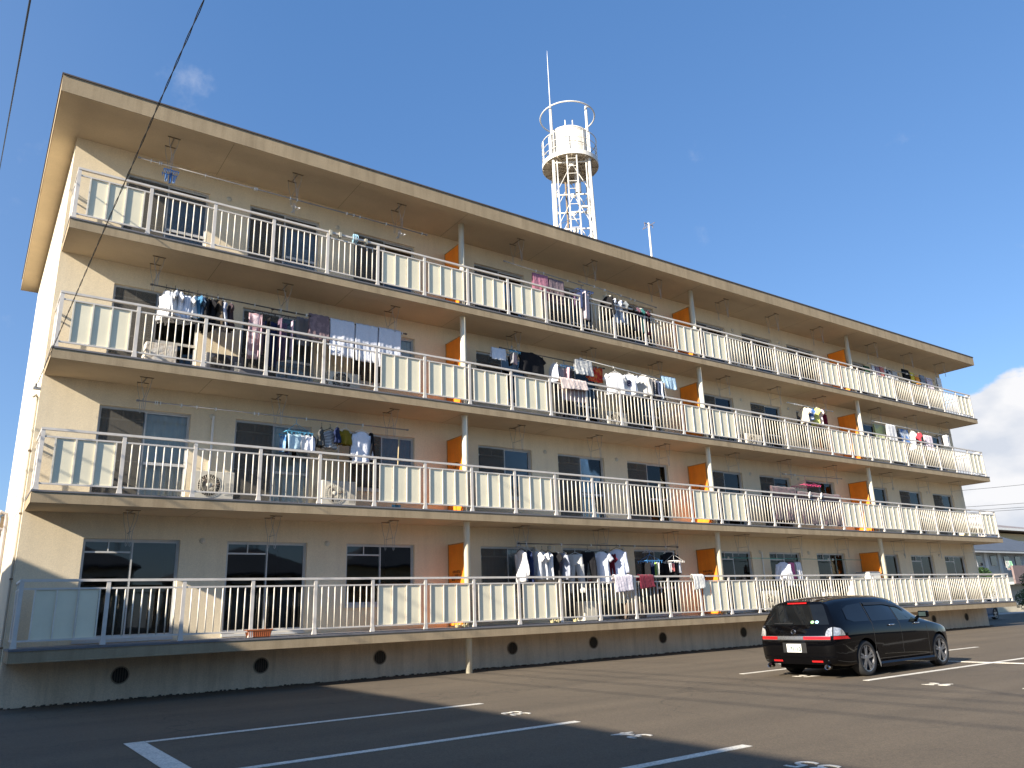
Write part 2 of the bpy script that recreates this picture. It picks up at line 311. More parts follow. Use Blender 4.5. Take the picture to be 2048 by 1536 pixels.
# ------------------------------------------------------------ the apartment building
s = 1.2815; Z1 = 1.015; H = 2.65; TH = 0.235; WY = 1.15; XL, XR = -0.12, 35.95
UN = 7*s
B = thing('apartment_building', (0, WY, 0), 'long four storey cream apartment block with balconies and a flat overhanging roof', 'apartment building')
wins = []    # x0, x1, floor, small, unit, idx
for k in range(4):
    for u in range(4):
        base = [(0.92, 2.67, 0), (3.60, 5.34, 0), (6.27, 8.02, 1)]
        for i, (a_, b_, sm) in enumerate(base):
            x0, x1 = (u*UN+a_, u*UN+b_) if u % 2 == 0 else ((u+1)*UN-b_, (u+1)*UN-a_)
            wins.append((x0, x1, k, sm, u, i))
def wz(k, sm): f0 = Z1+k*H; return (f0+(0.56 if sm else 0.07), f0+1.94)
ZT = 11.43
def facade():
    mb = MB()
    for k in range(4):
        zb = Z1+k*H if k else Z1-TH; zt = Z1+(k+1)*H if k < 3 else ZT
        row = sorted([w for w in wins if w[2] == k]); x = XL
        for w in row:
            mb.poly([(x,WY,zb),(w[0],WY,zb),(w[0],WY,zt),(x,WY,zt)])
            a_, b_ = wz(k, w[3])
            mb.poly([(w[0],WY,zb),(w[1],WY,zb),(w[1],WY,a_),(w[0],WY,a_)]); mb.poly([(w[0],WY,b_),(w[1],WY,b_),(w[1],WY,zt),(w[0],WY,zt)])
            d = WY+0.16
            mb.poly([(w[0],WY,a_),(w[1],WY,a_),(w[1],d,a_),(w[0],d,a_)]); mb.poly([(w[0],WY,b_),(w[0],d,b_),(w[1],d,b_),(w[1],WY,b_)])
            mb.poly([(w[0],WY,a_),(w[0],d,a_),(w[0],d,b_),(w[0],WY,b_)]); mb.poly([(w[1],WY,a_),(w[1],WY,b_),(w[1],d,b_),(w[1],d,a_)])
            x = w[1]
        mb.poly([(x,WY,zb),(XR,WY,zb),(XR,WY,zt),(x,WY,zt)])
    return mb
facade().build('front_wall', STUCCO, B)
MB().box(XL, XR, WY, WY+0.15, 0, Z1-TH).build('plinth_wall', PLINTH, B)
MB().box(XL, XL+0.15, WY+0.152, 10.3, 0, ZT).build('end_wall', STUCCO_END, B)
MB().box(XR-0.15, XR, WY+0.152, 10.3, 0, ZT).build('end_wall', STUCCO_END, B)
MB().box(XL, XR, 10.302, 10.45, 0, ZT).build('rear_wall', STUCCO_END, B)
for k in range(5):
    z = Z1+k*H
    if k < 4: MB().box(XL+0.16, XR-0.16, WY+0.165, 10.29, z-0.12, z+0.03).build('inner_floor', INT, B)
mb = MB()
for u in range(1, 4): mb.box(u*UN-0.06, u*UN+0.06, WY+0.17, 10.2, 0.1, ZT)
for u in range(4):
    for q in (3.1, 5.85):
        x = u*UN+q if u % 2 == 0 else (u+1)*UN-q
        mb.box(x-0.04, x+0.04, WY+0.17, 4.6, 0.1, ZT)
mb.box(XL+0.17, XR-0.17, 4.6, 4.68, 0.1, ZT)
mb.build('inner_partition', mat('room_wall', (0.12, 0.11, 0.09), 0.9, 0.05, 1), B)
gb = MB(); rg = random.Random(11)
for q in range(900):
    x = rg.uniform(-0.1, 36.0); y = WY-0.02-abs(rg.gauss(0, 0.10)); r_ = rg.uniform(0.006, 0.022); z = r_*0.6
    gb.obox((x, y, z), (r_, rg.uniform(-0.3, 0.3)*r_, 0), (0, r_, 0), (0, 0, r_*0.7))
tag(gb.build('asphalt_crumbs', gm, kind='stuff', fix=False), 'loose asphalt crumbs and grit lying along the foot of the plinth wall', 'grit')
# balcony slabs
for k in range(4):
    z = Z1+k*H
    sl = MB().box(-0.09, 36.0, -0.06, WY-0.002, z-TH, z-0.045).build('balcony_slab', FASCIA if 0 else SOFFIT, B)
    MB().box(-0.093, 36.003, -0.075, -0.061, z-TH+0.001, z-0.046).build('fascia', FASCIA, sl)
    MB().box(-0.105, -0.091, -0.075, WY-0.003, z-TH+0.001, z-0.046).build('fascia', FASCIA, sl)
    MB().box(-0.115, 36.02, -0.09, WY-0.003, z-0.045, z-0.012).build('edge_coping', COPING, sl)
    MB().box(0.05, 35.85, 0.09, WY-0.003, z-0.0115, z).build('floor_sheet', FLOORM, sl)
    # casting joints and small marks under the next slab up
    zz = z+H-TH if k < 3 else ZT
    j = MB()
    for q in range(12):
        x = 2.77+q*3.02
        if x < 35.8: MB().box(x-0.005, x+0.005, -0.0 if k < 3 else -0.33, WY-0.01, zz-0.002, zz+0.001).build('soffit_joint', mat('joint_brown', (0.30, 0.23, 0.14), 0.9, 0.1, 3), sl)  # joints drawn as thin strips of a darker brown
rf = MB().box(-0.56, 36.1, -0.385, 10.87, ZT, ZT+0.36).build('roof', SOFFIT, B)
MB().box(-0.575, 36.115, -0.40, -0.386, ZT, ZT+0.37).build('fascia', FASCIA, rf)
MB().box(-0.575, -0.561, -0.385, 10.885, ZT, ZT+0.37).build('fascia', FASCIA, rf)
MB().box(36.101, 36.115, -0.385, 10.885, ZT, ZT+0.37).build('fascia', FASCIA, rf)
MB().box(-0.595, 36.135, -0.42, 10.9, ZT+0.371, ZT+0.402).build('edge_coping', COPING_ROOF, rf)

# windows
def window(x0, x1, k, sm, u, i):
    z0, z1 = wz(k, sm); y = WY+0.06; xm = (x0+x1)/2; t = 0.024
    fr = MB()
    fr.box(x0, x0+t, y, y+0.07, z0, z1); fr.box(x1-t, x1, y, y+0.07, z0, z1)
    fr.box(x0+t, x1-t, y, y+0.07, z1-t, z1); fr.box(x0+t, x1-t, y, y+0.07, z0, z0+t)
    w = fr.build('window', ALU, B)
    if sm:
        MB().box(x0-0.02, x1+0.02, WY-0.05, y-0.001, z0-0.05, z0-0.002).build('sill', ALU, w)
    else:
        MB().box(x0, x1, WY-0.03, y-0.001, z0-0.055, z0-0.002).build('threshold', ALU, w)
    mz = Z1+k*H+0.83
    for sd_, (a_, b_, yy) in enumerate(((x0+t, xm+0.02, y+0.012), (xm-0.02, x1-t, y+0.038))):
        g = MB().box(a_+0.03, b_-0.03, yy+0.008, yy+0.012, z0+t+0.035, z1-t-0.03).build('pane', GLASS, w)
        m = MB(); tt = 0.026
        m.box(a_, a_+tt, yy, yy+0.022, z0+t, z1-t); m.box(b_-tt, b_, yy, yy+0.022, z0+t, z1-t)
        m.box(a_+tt, b_-tt, yy, yy+0.022, z1-t-0.035, z1-t); m.box(a_+tt, b_-tt, yy, yy+0.022, z0+t, z0+t+0.05)
        m.build('sash', ALU, w)
    r = MB()
    r.box(x0+t, xm-0.03, y-0.012, y+0.008, z1-0.27, z1-0.235); r.box((x0+xm)/2, (x0+xm)/2+0.022, y-0.011, y+0.007, z1-0.234, z1-t)
    if not sm and not (k == 0 and u == 0):
        r.box(x0+t, xm-0.03, y-0.012, y+0.008, mz, mz+0.025); r.box(xm+0.03, x1-t, y+0.02, y+0.037, mz-0.03, mz+0.03)
    r.build('transom', ALU, w, kind='stuff')
    if k >= 1 or u == 1: MB().box(x0+t+0.03, xm-0.03, y-0.016, y-0.0135, z0+t+0.03, z1-t-0.03).build('insect_screen', SCREEN, w)
    return w, x0+t, xm, x1-t, z0, z1
curt = {  # (floor, unit, index): (left half material, right half material)
 (1,0,0): (LACE2, LACE), (1,0,1): (LACE2, LACE), (1,0,2): (None, LACE3), (0,1,2): (LACE2, LACE2), (0,1,1): (None, LACE2), (0,1,0): (None, LACE2),
 (1,2,0): (LACE2, LACE), (1,2,1): (LACE2, LACE), (1,2,2): (None, LACE), (0,2,0): (LACE2, LACE2), (0,2,1): (LACE2, LACE2), (0,2,2): (LACE, LACE2),
 (0,3,0): (None, LACE), (0,3,1): (None, LACE), (0,3,2): (None, LACE2), (2,0,0): (LACE2, None), (2,0,1): (None, LACE2), (3,0,0): (None, LACE2),
 (3,0,1): (None, LACE2), (2,0,2): (None, LACE), (3,2,0): (None, LACE2), (3,2,1): (None, LACE2)}
def curtain(xa, xb, z0, z1, m, w, seed):
    rnd = random.Random(seed); ph = rnd.random()*6
    def fn(u_, v_):
        x = xa+(xb-xa)*u_; y = WY+0.165+0.014*math.sin(u_*(xb-xa)*55+ph)+0.01*math.sin(u_*17+ph*2)
        return (x, y+0.006*v_, z0+(z1-z0)*v_)
    MB().grid(fn, 48, 2).build('curtain', m, w, smooth=True)
for n_, wdef in enumerate(wins):
    w, xa, xm, xb, z0, z1 = window(*wdef)
    cc = curt.get((wdef[2], wdef[4], wdef[5]))
    if cc:
        if wdef[4] % 2: pass
        if cc[0]: curtain(xa, xm-0.05, z0+0.03, z1-0.03, cc[0], w, n_)
        if cc[1]: curtain(xm+0.03, xb, z0+0.03, z1-0.03, cc[1], w, n_+99)

# railings
PAT = 'PBBBBPP'+'PPBBBBP'+'PBBBBPP'+'PPBBBBP'
pts = [-0.045 if i == 0 else i*s for i in range(29)]
def post_mb(x=0, z=0):
    m = MB(); m.box(x-0.033, x+0.033, -0.020, 0.020, z+0.03, z+1.075)
    m.prism([(x-0.033, z+0.13), (x+0.033, z+0.13), (x+0.048, z+0.0), (x-0.048, z+0.0)], 'y', -0.026, 0.026); return m
protos = {}
barcount = 0
for k in range(4):
    z = Z1+k*H
    rl = MB().box(-0.078, 35.88+0.04, -0.028, 0.028, z+1.076, z+1.12).build('railing', RAIL, B)
    e = MB(); e.box(-0.075, -0.035, 0.028, WY-0.01, z+1.078, z+1.118); e.box(35.87, 35.91, 0.028, WY-0.01, z+1.078, z+1.118)
    for zz in (0.945, 0.10): e.box(-0.07, -0.045, 0.022, WY-0.01, z+zz, z+zz+0.03); e.box(35.875, 35.9, 0.022, WY-0.01, z+zz, z+zz+0.03)
    e.box(-0.078, -0.042, 0.56, 0.60, z, z+1.077); e.box(35.872, 35.908, 0.56, 0.60, z, z+1.077)
    for q in (0.13, 0.24, 0.35, 0.46, 0.70, 0.81, 0.92, 1.03):
        e.cyl((-0.057, q, z+0.13), (-0.057, q, z+0.945), 0.011, 8); e.cyl((35.887, q, z+0.13), (35.887, q, z+0.945), 0.011, 8)
    e.build('end_return', RAIL, rl)
    m = MB()
    for i in range(28):
        x0, x1 = pts[i]+0.034, pts[i+1]-0.034
        m.box(x0, x1, -0.014, 0.014, z+0.945, z+0.975)
    m.build('upper_rail', RAIL, rl)
    m = MB()
    for i in range(28):
        x0, x1 = pts[i]+0.034, pts[i+1]-0.034
        m.box(x0, x1, -0.014, 0.014, z+0.10, z+0.13)
    m.build('bottom_rail', RAIL, rl)
    if k == 0:
        protos['post'] = post_mb(0, Z1).build('post', RAIL, rl)
        protos['bar'] = MB().cyl((0, 0, Z1+0.131), (0, 0, Z1+0.944), 0.0125, 10).build('bar', BARM, rl, smooth=True)
        protos['panel'] = MB().box(-0.148, 0.148, 0.0075, 0.012, Z1+0.132, Z1+0.943).build('panel', PANELM, rl)
        protos['stile'] = MB().box(-0.012, 0.012, -0.016, 0.007, Z1+0.131, Z1+0.944).build('stile', BARM, rl)
    far = MB()
    first = k == 0
    used = {n: not first for n in protos}
    def place(n, x):
        if not used[n]: used[n] = True; protos[n].location.x += x; protos[n]['x0'] = x; return
        p = protos[n]; inst(p, n, rl, (x-p['x0'], 0, k*H))
    for i in range(29): place('post', pts[i] if i else pts[0])
    for i, ch in enumerate(PAT):
        if ch == 'B':
            for j in range(8):
                x = i*s+s*(j+1)/9
                if barcount < 296 and i < 14: place('bar', x); barcount += 1
                else: far.cyl((x, 0, z+0.131), (x, 0, z+0.944), 0.0125, 8)
        else:
            x0 = i*s+0.165 if i == 0 else i*s+0.13; x1 = (i+1)*s-0.13
            w_ = (x1-x0)/3
            for j in range(3): place('panel', x0+w_*(j+0.5))
            for j in range(4): place('stile', x0+w_*j)
    if far.v: far.build('bar', BARM, rl, smooth=True, kind='stuff')
for p in protos.values(): del p['x0']

# partition boards with the escape notice, downpipes, pole brackets
for k in range(4):
    for u in (1, 2, 3):
        x = u*UN; z = Z1+k*H
        pb = MB().box(x-0.012, x+0.012, 0.41, WY-0.035, z+0.035, z+1.93).build('partition_board', ORANGE, B)
        m = MB(); m.box(x-0.02, x+0.02, WY-0.034, WY-0.003, z, z+1.96); m.box(x-0.018, x+0.018, 0.38, 0.409, z+0.0, z+1.955); m.box(x-0.018, x+0.018, 0.41, WY-0.035, z+1.931, z+1.955)
        m.build('board_frame', mat('board_frame_ochre', (0.42, 0.22, 0.07), 0.6, 0.1, 3), pb)
        if u < 3:
            for q, t_ in enumerate(('非常の際は', 'ここを破って', '避難できます')):
                mw = Matrix.Translation((x-0.0135, 0.76-wl(pb).y+0, z+1.27-q*0.085)) @ Matrix.Rotation(R(-90), 4, 'Z') @ Matrix.Rotation(R(90), 4, 'X')
                textmesh(t_, 0.075, 'notice_text', mat('notice_ink', (0.12, 0.03, 0.01), 0.7, 0.1, 3), pb, mw, bold=0.0015, depth=0.0006)
for u, z0 in ((1, 0.0), (2, Z1), (3, Z1)):
    x = u*UN-0.02
    dp = MB().cyl((x, 0.24, z0), (x, 0.24, ZT), 0.075, 24).build('downpipe', PIPE, B, smooth=False)
    for p_ in dp.data.polygons: p_.use_smooth = len(p_.vertices) == 4
    m = MB()
    for k in range(4):
        m.cyl((x, 0.24, Z1+k*H), (x, 0.24, Z1+k*H+0.025), 0.088, 20)
        if k: m.cyl((x, 0.24, Z1+k*H-TH-0.02), (x, 0.24, Z1+k*H-TH), 0.088, 20)
    m.build('pipe_collar', PIPE, dp)
hx = [1.62, 4.37, 7.10]
def bracket(x, zc, y0, y1, parent):
    m = MB(); hw = 0.10
    m.box(x-0.13, x+0.13, y0-0.012, y0+0.012, zc-0.015, zc-0.001); m.box(x-0.11, x+0.11, y1-0.012, y1+0.012, zc-0.015, zc-0.001)
    m.box(x-0.01, x+0.01, y0-0.005, y1+0.005, zc-0.0155, zc-0.0015)
    o = m.build('pole_bracket', RUST, parent)
    w = MB()
    for y in (y0, y1):
        d = 0.62 if y == y0 else 0.58
        for sx in (-1, 1):
            w.tube([(x+sx*hw, y, zc-0.015), (x+sx*(hw-0.02), y, zc-0.18), (x+sx*0.022, y, zc-0.40), (x+sx*0.016, y, zc-d)], 0.0055, 5)
        w.tube([(x+0.016, y, zc-d), (x+0.012, y, zc-d-0.05), (x-0.004, y, zc-d-0.065), (x-0.016, y, zc-d-0.04), (x-0.016, y, zc-d)], 0.006, 5)
    w.tube([(x, y0, zc-0.40), (x, y1, zc-0.40)], 0.0055, 5)
    w.tube([(x, y0, zc-0.012), (x, y1, zc-0.012)], 0.007, 5)
    w.build('hanger_arm', STEEL, o)
for k in range(4):
    zc = Z1+(k+1)*H-TH if k < 3 else ZT
    y0, y1 = (0.42, 0.84) if k < 3 else (0.10, 0.50)
    for u in range(4):
        for q in hx:
            x = u*UN+q if u % 2 == 0 else (u+1)*UN-q
            bracket(x, zc, y0, y1, B)
# underfloor vents
for u in range(4):
    for q in (1.80, 4.45, 7.14):
        x = u*UN+q if u % 2 == 0 else (u+1)*UN-q
        v = MB().lathe([(0.160, 0), (0.160, -0.018), (0.14, -0.018), (0.14, -0.002)], (x, WY, 0.43), 28, 'y').build('vent', VENTR, B)
        MB().lathe([(0.001, -0.003), (0.139, -0.003)], (x, WY, 0.43), 28, 'y').build('vent_recess', VENTD, v)
        g = MB()
        for d in (-0.09, -0.045, 0, 0.045, 0.09):
            hh = math.sqrt(0.138**2-d*d); g.box(x+d-0.008, x+d+0.008, WY-0.014, WY-0.006, 0.43-hh, 0.43+hh)
        g.build('vent_grille', mat('vent_bar', (0.10, 0.08, 0.055), 0.7, 0.2, 9), v)
# pipe sleeve caps and air-conditioner pipes on the wall
for k in range(4):
    for u in range(4):
        for q in (3.10, 5.80):
            x = u*UN+q if u % 2 == 0 else (u+1)*UN-q
            MB().lathe([(0.001, -0.035), (0.045, -0.03), (0.06, -0.012), (0.062, 0.0)], (x, WY-0.001, Z1+k*H+1.93), 16, 'y').build('sleeve_cap', BEIGEPL, B, smooth=True)
# left end-wall conduits
m = MB(); m.cyl((XL-0.03, 1.42, 0.0), (XL-0.03, 1.42, 5.6), 0.022, 8); m.tube([(XL-0.03, 1.42, 5.6), (XL-0.03, 1.40, 5.68), (XL-0.06, 1.36, 5.72), (XL-0.10, 1.34, 5.66)], 0.024, 8)
m.build('conduit', mat('conduit_cream', (0.52, 0.46, 0.36), 0.5, 0.05, 3), B)
m = MB()
for z in (1.0, 2.2, 3.4, 4.6): m.box(XL-0.056, XL-0.001, 1.385, 1.455, z, z+0.03)
m.build('conduit_clip', RUST, B)
m = MB(); m.box(XL-0.13, XL-0.002, 1.18, 1.24, 5.78, 5.83); m.cyl((XL-0.10, 1.2, 5.83), (XL-0.10, 1.2, 5.9), 0.03, 8); m.build('cable_bracket', STEEL, B)
for q, (y, zt) in enumerate(((6.6, 3.9), (7.4, 3.6))):
    m = MB(); m.cyl((XL-0.07, y, 0), (XL-0.07, y, zt), 0.045, 10)
    m.tube([(XL-0.07, y, zt), (XL-0.09, y, zt+0.12), (XL-0.2, y, zt+0.16), (XL-0.30, y, zt+0.05)], 0.045, 10); m.build('riser_pipe', mat('riser_grey', (0.40, 0.36, 0.34), 0.6, 0.1, 3), B)
# small rooftop aerial mast
AX, AY = 17.58, 1.5
A = thing('roof_aerial', (AX, AY, ZT+0.41), 'thin white aerial mast with small crossbars on the roof right of the water tower', 'aerial')
MT = 14.45
m = MB(); m.cyl((AX, AY, ZT+0.415), (AX, AY, MT), 0.035, 10); m.build('mast', TANKW, A)
m = MB(); z = MT-0.05
m.cyl((AX-0.22, AY, z), (AX+0.22, AY, z), 0.012, 6); m.cyl((AX, AY-0.3, z-0.06), (AX, AY+0.3, z-0.06), 0.010, 6)
m.tube([(AX, AY, z), (AX-0.2, AY, z-0.1), (AX-0.32, AY, z-0.3)], 0.006, 5)
for d in (-0.2, 0.2): m.cyl((AX+d, AY, z-0.1), (AX+d, AY, z+0.02), 0.010, 6)
m.build('crossbar', RUST, A, kind='stuff')

# ------------------------------------------------------------ water tower on the roof
TX, TY = 17.16, 5.05; TZ = ZT+0.30
T = thing('water_tower', (TX, TY, TZ), 'white steel lattice water tower with round railed tank platform standing on the roof', 'water tower')
yaw = R(-36.5); cs, sn = math.cos(yaw), math.sin(yaw)
def tp(x, y, z): return (TX+x*cs-y*sn, TY+x*sn+y*cs, TZ+z)
hl = 0.70; PH = 6.72   # half leg spacing, platform underside height
for sx in (-1, 1):
    for sy in (-1, 1):
        m = MB(); m.cyl(tp(sx*hl*1.10, sy*hl*1.10, 0), tp(sx*hl, sy*hl, PH), 0.065, 12)
        m.obox(tp(sx*hl*1.10, sy*hl*1.10, 0.02), (0.14, 0, 0), (0, 0.14, 0), (0, 0, 0.02)); m.build('leg', TANKW, T)
lev = [0.6, 2.1, 3.6, 5.1, 6.55]
def face(fx):
    for a_, b_ in zip(lev[:-1], lev[1:]):
        m = MB(); sa = 1.10-0.10*a_/PH; sb = 1.10-0.10*b_/PH
        P1, P2 = fx(-hl*sa, hl*sa), None
        m.beam(tp(*fx(-hl*sa, hl*sa), a_), tp(*fx(0.0, hl*sb), b_-0.05), 0.05, 0.02); m.beam(tp(*fx(hl*sa, hl*sa), a_), tp(*fx(0.0, hl*sb), b_-0.05), 0.05, 0.02)
        m.build('brace', TANKW, T)
        m = MB(); m.beam(tp(*fx(-hl*sb, hl*sb), b_), tp(*fx(hl*sb, hl*sb), b_), 0.05, 0.05); m.build('cross_beam', TANKW, T)
        g = MB()
        for x_, y_, z_, w_ in ((0, hl*sb, b_-0.05, 0.10), (-hl*sa+0.05, hl*sa, a_, 0.10), (hl*sa-0.05, hl*sa, a_, 0.10)):
            c_ = Vector(tp(*fx(x_, y_), z_)); e1 = Vector(tp(*fx(x_+1, y_), z_))-c_; e2 = Vector(tp(*fx(x_, y_+1), z_))-c_
            g.obox(c_, e1*w_, e2*0.012, (0, 0, w_*0.9))
        g.build('gusset', TANKW, T)
face(lambda x, y: (x, -y)); face(lambda x, y: (-x, y)); face(lambda x, y: (-y, -x)); face(lambda x, y: (y, x))
rod = MB()
for a_, b_ in ((2.2, 3.6), (3.8, 5.2)):
    rod.cyl(tp(-hl, -hl, a_), tp(hl, hl, b_), 0.012, 6); rod.cyl(tp(hl, -hl, b_), tp(-hl, hl, a_), 0.012, 6)
rod.build('tie_rod', TANKW, T)
PR = 1.14; pz = PH
m = MB().lathe([(0.001, 0.045), (PR-0.02, 0.045), (PR-0.02, 0.0), (0.001, 0.0)], (TX, TY, TZ+pz), 48); m.build('platform', TANKU, T)
m = MB().lathe([(PR-0.019, -0.03), (PR, -0.03), (PR, 0.16), (PR-0.019, 0.16), (PR-0.019, -0.03)], (TX, TY, TZ+pz), 56); m.build('platform_rim', TANKW, T)
m = MB()
for an in range(0, 360, 30):
    t = R(an); m.beam(tp(0.2*math.cos(t), 0.2*math.sin(t), pz-0.04), tp((PR-0.03)*math.cos(t), (PR-0.03)*math.sin(t), pz-0.04), 0.04, 0.075)
for rr_ in (0.45, 0.8): m.ring(tp(0, 0, pz-0.045), rr_, 0.025, n=36)
m.build('platform_rib', TANKU, T)
tr = 0.82
tank = MB().lathe([(tr, 0.08), (tr, 1.42), (tr*0.98, 1.47), (tr*0.6, 1.56), (0.001, 1.60)], (TX, TY, TZ+pz), 48).build('tank', TANKW, T, smooth=True)
md = tank.modifiers.new('e', 'EDGE_SPLIT'); md.split_angle = R(35)
m = MB()
for z_ in (0.10, 0.75, 1.40): m.ring(tp(0, 0, pz+z_), tr+0.006, 0.014, n=48)
for an in range(0, 360, 30): t = R(an+10); m.box(0, 0, 0, 0, 0, 0) if 0 else m.cyl(tp((tr+0.006)*math.cos(t), (tr+0.006)*math.sin(t), pz+0.1), tp((tr+0.006)*math.cos(t), (tr+0.006)*math.sin(t), pz+1.4), 0.010, 6)
m.build('tank_band', TANKW, tank)
m = MB()
for x_ in (-0.13, 0.17): m.cyl(tp(x_, -tr*0.5, pz+1.45), tp(x_, -tr*0.5, pz+1.98), 0.022, 8)
m.cyl(tp(-0.28, -tr*0.4, pz+1.45), tp(-0.28, -tr*0.4, pz+1.68), 0.03, 8); m.build('tank_hatch_rail', TANKW, tank)
# drum pipes below
m = MB(); m.cyl(tp(0.27, 0.15, pz-0.02), tp(0.27, 0.15, pz-1.05), 0.125, 16); m.cyl(tp(0.27, 0.15, pz-1.05), tp(0.27, 0.15, pz-1.6), 0.06, 12); m.tube([tp(0.27, 0.15, pz-1.6), tp(0.32, 0.15, pz-1.68), tp(0.66, 0.15, pz-1.70)], 0.06, 10)
m.build('supply_pipe', mat('lagging_grey', (0.55, 0.53, 0.50), 0.5, 0.08, 3), T)
m = MB(); m.cyl(tp(-0.22, 0.2, pz), tp(-0.22, 0.2, 0), 0.04, 10); m.build('drain_pipe', RUST, T)
m = MB()
for x_, y_ in ((-hl+0.13, -hl*1.05), (hl-0.13, -hl*1.05), (hl+0.16, hl)): m.cyl(tp(x_, y_, 0), tp(x_, y_, pz), 0.025, 8)
m.build('riser', TANKW, T)
# ladder on the front face
lad = MB()
for x_ in (-0.19, 0.19): lad.beam(tp(x_, -hl*1.16-0.10, 0.0), tp(x_, -hl-0.34, pz+0.02), 0.035, 0.05)
lo = lad.build('ladder', TANKW, T)
nrg = 20; rung = None
for q in range(nrg):
    z_ = 0.25+q*0.33; f_ = z_/pz; y_ = -(hl*1.16+0.10)*(1-f_)-(hl+0.34)*f_
    MB().cyl(tp(-0.17, y_, z_), tp(0.17, y_, z_), 0.014, 6).build('rung', TANKW, lo)
# platform guard rail
gr = MB(); ga0, ga1 = R(-90-15), R(270-15)
def cp(rad, an, z_): return tp(rad*math.cos(an), rad*math.sin(an), pz+z_)
gate0, gate1 = R(-90+13), R(-90-13+360)
for z_ in (0.42, 0.74, 1.10):
    gr.tube([cp(PR-0.03, gate0+(gate1-gate0)*k/44, z_) for k in range(45)], 0.014 if z_ < 1 else 0.02, 6)
for k in range(12):
    an = gate0+(gate1-gate0)*k/11; gr.cyl(cp(PR-0.03, an, 0.16), cp(PR-0.03, an, 1.10), 0.018, 8)
gr.build('guard_rail', TANKW, T)
uz = 2.35
for sx in (-1, 1): up = MB(); up.cyl(tp(sx*hl*1.02, -hl*1.02, pz), tp(sx*hl*1.02, -hl*1.02, pz+uz), 0.055, 12).build('mast_post', TANKW, T)
m = MB(); m.ring(tp(0, 0, pz+uz), PR-0.02, 0.03, n=56); m.cyl(tp(hl*1.02, -hl*1.02, pz+uz), tp(hl*1.3, -hl*0.95, pz+uz), 0.02, 6); m.build('top_ring', TANKW, T)
m = MB(); m.tube([tp(-hl*1.02, -hl*1.02, pz+uz), tp(-hl*1.02, -hl*1.02, pz+uz+2.5)], [0.022, 0.012], 8); m.cyl(tp(-hl*1.02, -hl*1.02, pz+uz+2.5), tp(-hl*1.02, -hl*1.02, pz+uz+2.8), 0.008, 6, 0.002)
m.build('lightning_rod', mat('rod_pale', (0.62, 0.62, 0.60), 0.4, 0.05, 3, metal=0.3), T)

# ------------------------------------------------------------ air-conditioner outdoor units
ACM = mat('outdoor_unit_ivory', (0.60, 0.56, 0.47), 0.5, 0.06, 3, streak=0.1)
FAND = mat('fan_shadow_brown', (0.05, 0.04, 0.03), 0.7, 0.2, 6)
def acunit(x0, k, label, w=0.78, h=0.56, y=0.62, dark=False, pipe=None, solidgrille=False):
    z0 = Z1+k*H+0.005; x1 = x0+w; d = 0.28
    a_ = thing('outdoor_unit', ((x0+x1)/2, y+d/2, z0), label, 'air conditioner unit', 'air conditioner outdoor units on the balconies')
    c_ = MB(); zb = z0+0.05
    c_.box(x0, x1, y, y+d, zb, zb+h); case = c_.build('casing', ACM if not dark else mat('outdoor_unit_dark', (0.10, 0.10, 0.11), 0.5, 0.1, 3), a_)
    bv = case.modifiers.new('b', 'BEVEL'); bv.width = 0.012; bv.segments = 2
    f_ = MB(); f_.box(x0+0.06, x0+0.14, y+0.02, y+d-0.02, z0, zb-0.001); f_.box(x1-0.14, x1-0.06, y+0.02, y+d-0.02, z0, zb-0.001); f_.build('foot', DARKPL, a_)
    cx, cz, fr_ = x0+0.30, zb+h/2, 0.225
    MB().lathe([(0.001, -0.004), (fr_, -0.004)], (cx, y, cz), 32, 'y').build('fan_opening', FAND if not solidgrille else ACM, a_)
    fb = MB()
    for q in range(3):
        t = R(120*q+20); e1 = Vector((math.cos(t), 0, math.sin(t))); e2 = Vector((-math.sin(t), 0.35, math.cos(t))).normalized()
        fb.obox(Vector((cx, y-0.007, cz))+e1*0.11, e1*0.08, e2*0.045, Vector((0, 0.002, 0)))
    fb.build('fan_blade', mat('fan_blade_brown', (0.11, 0.08, 0.06), 0.6, 0.1, 6), a_)
    g = MB()
    for q in range(28):
        t = 2*math.pi*q/28; g.cyl((cx+0.06*math.cos(t), y-0.016, cz+0.06*math.sin(t)), (cx+fr_*math.cos(t), y-0.012, cz+fr_*math.sin(t)), 0.0035, 5)
    for rad in (0.15, 0.225): g.ring((cx, y-0.014, cz), rad, 0.0035, (0, 1, 0), 28, 5)
    g.lathe([(0.001, -0.022), (0.055, -0.020), (0.062, -0.010)], (cx, y, cz), 20, 'y')
    g.build('fan_grille', ACM if not dark else DARKPL, a_, smooth=True)
    l_ = MB()
    for q in range(9): zz = zb+0.10+q*0.03; l_.box(x1-0.19, x1-0.05, y-0.006, y-0.001, zz, zz+0.014)
    for q in range(12): zz = zb+0.05+q*0.04; l_.box(x0-0.006, x0-0.001, y+0.03, y+d-0.03, zz, zz+0.018)
    l_.build('louvre', ACM, a_)
    if pipe:
        MB().tube([(pipe, WY-0.03, z0+1.93), (pipe, WY-0.03, z0+0.4), (x1-0.05, WY-0.06, z0+0.3)], 0.028, 8).build('pipe_cover', WHITEPL, a_)
    return a_
acunit(2.698, 1, 'large ivory outdoor unit with round fan behind the bars, second storey left flat', w=0.8, h=0.58, y=0.55, pipe=3.12)
acunit(5.446, 1, 'ivory outdoor unit below the white shirt, second storey left flat', w=0.82, h=0.58, y=0.66, solidgrille=True, pipe=6.0)
acunit(2.764, 2, 'dark outdoor unit under the row of shirts, third storey left flat', dark=True, h=0.5)
acunit(5.509, 2, 'ivory outdoor unit under the white bath towels, third storey left flat', h=0.5)
acunit(14.135, 2, 'ivory outdoor unit behind the bars, third storey second flat', h=0.55)
acunit(20.417, 2, 'ivory outdoor unit in the third flat of the third storey', h=0.5)
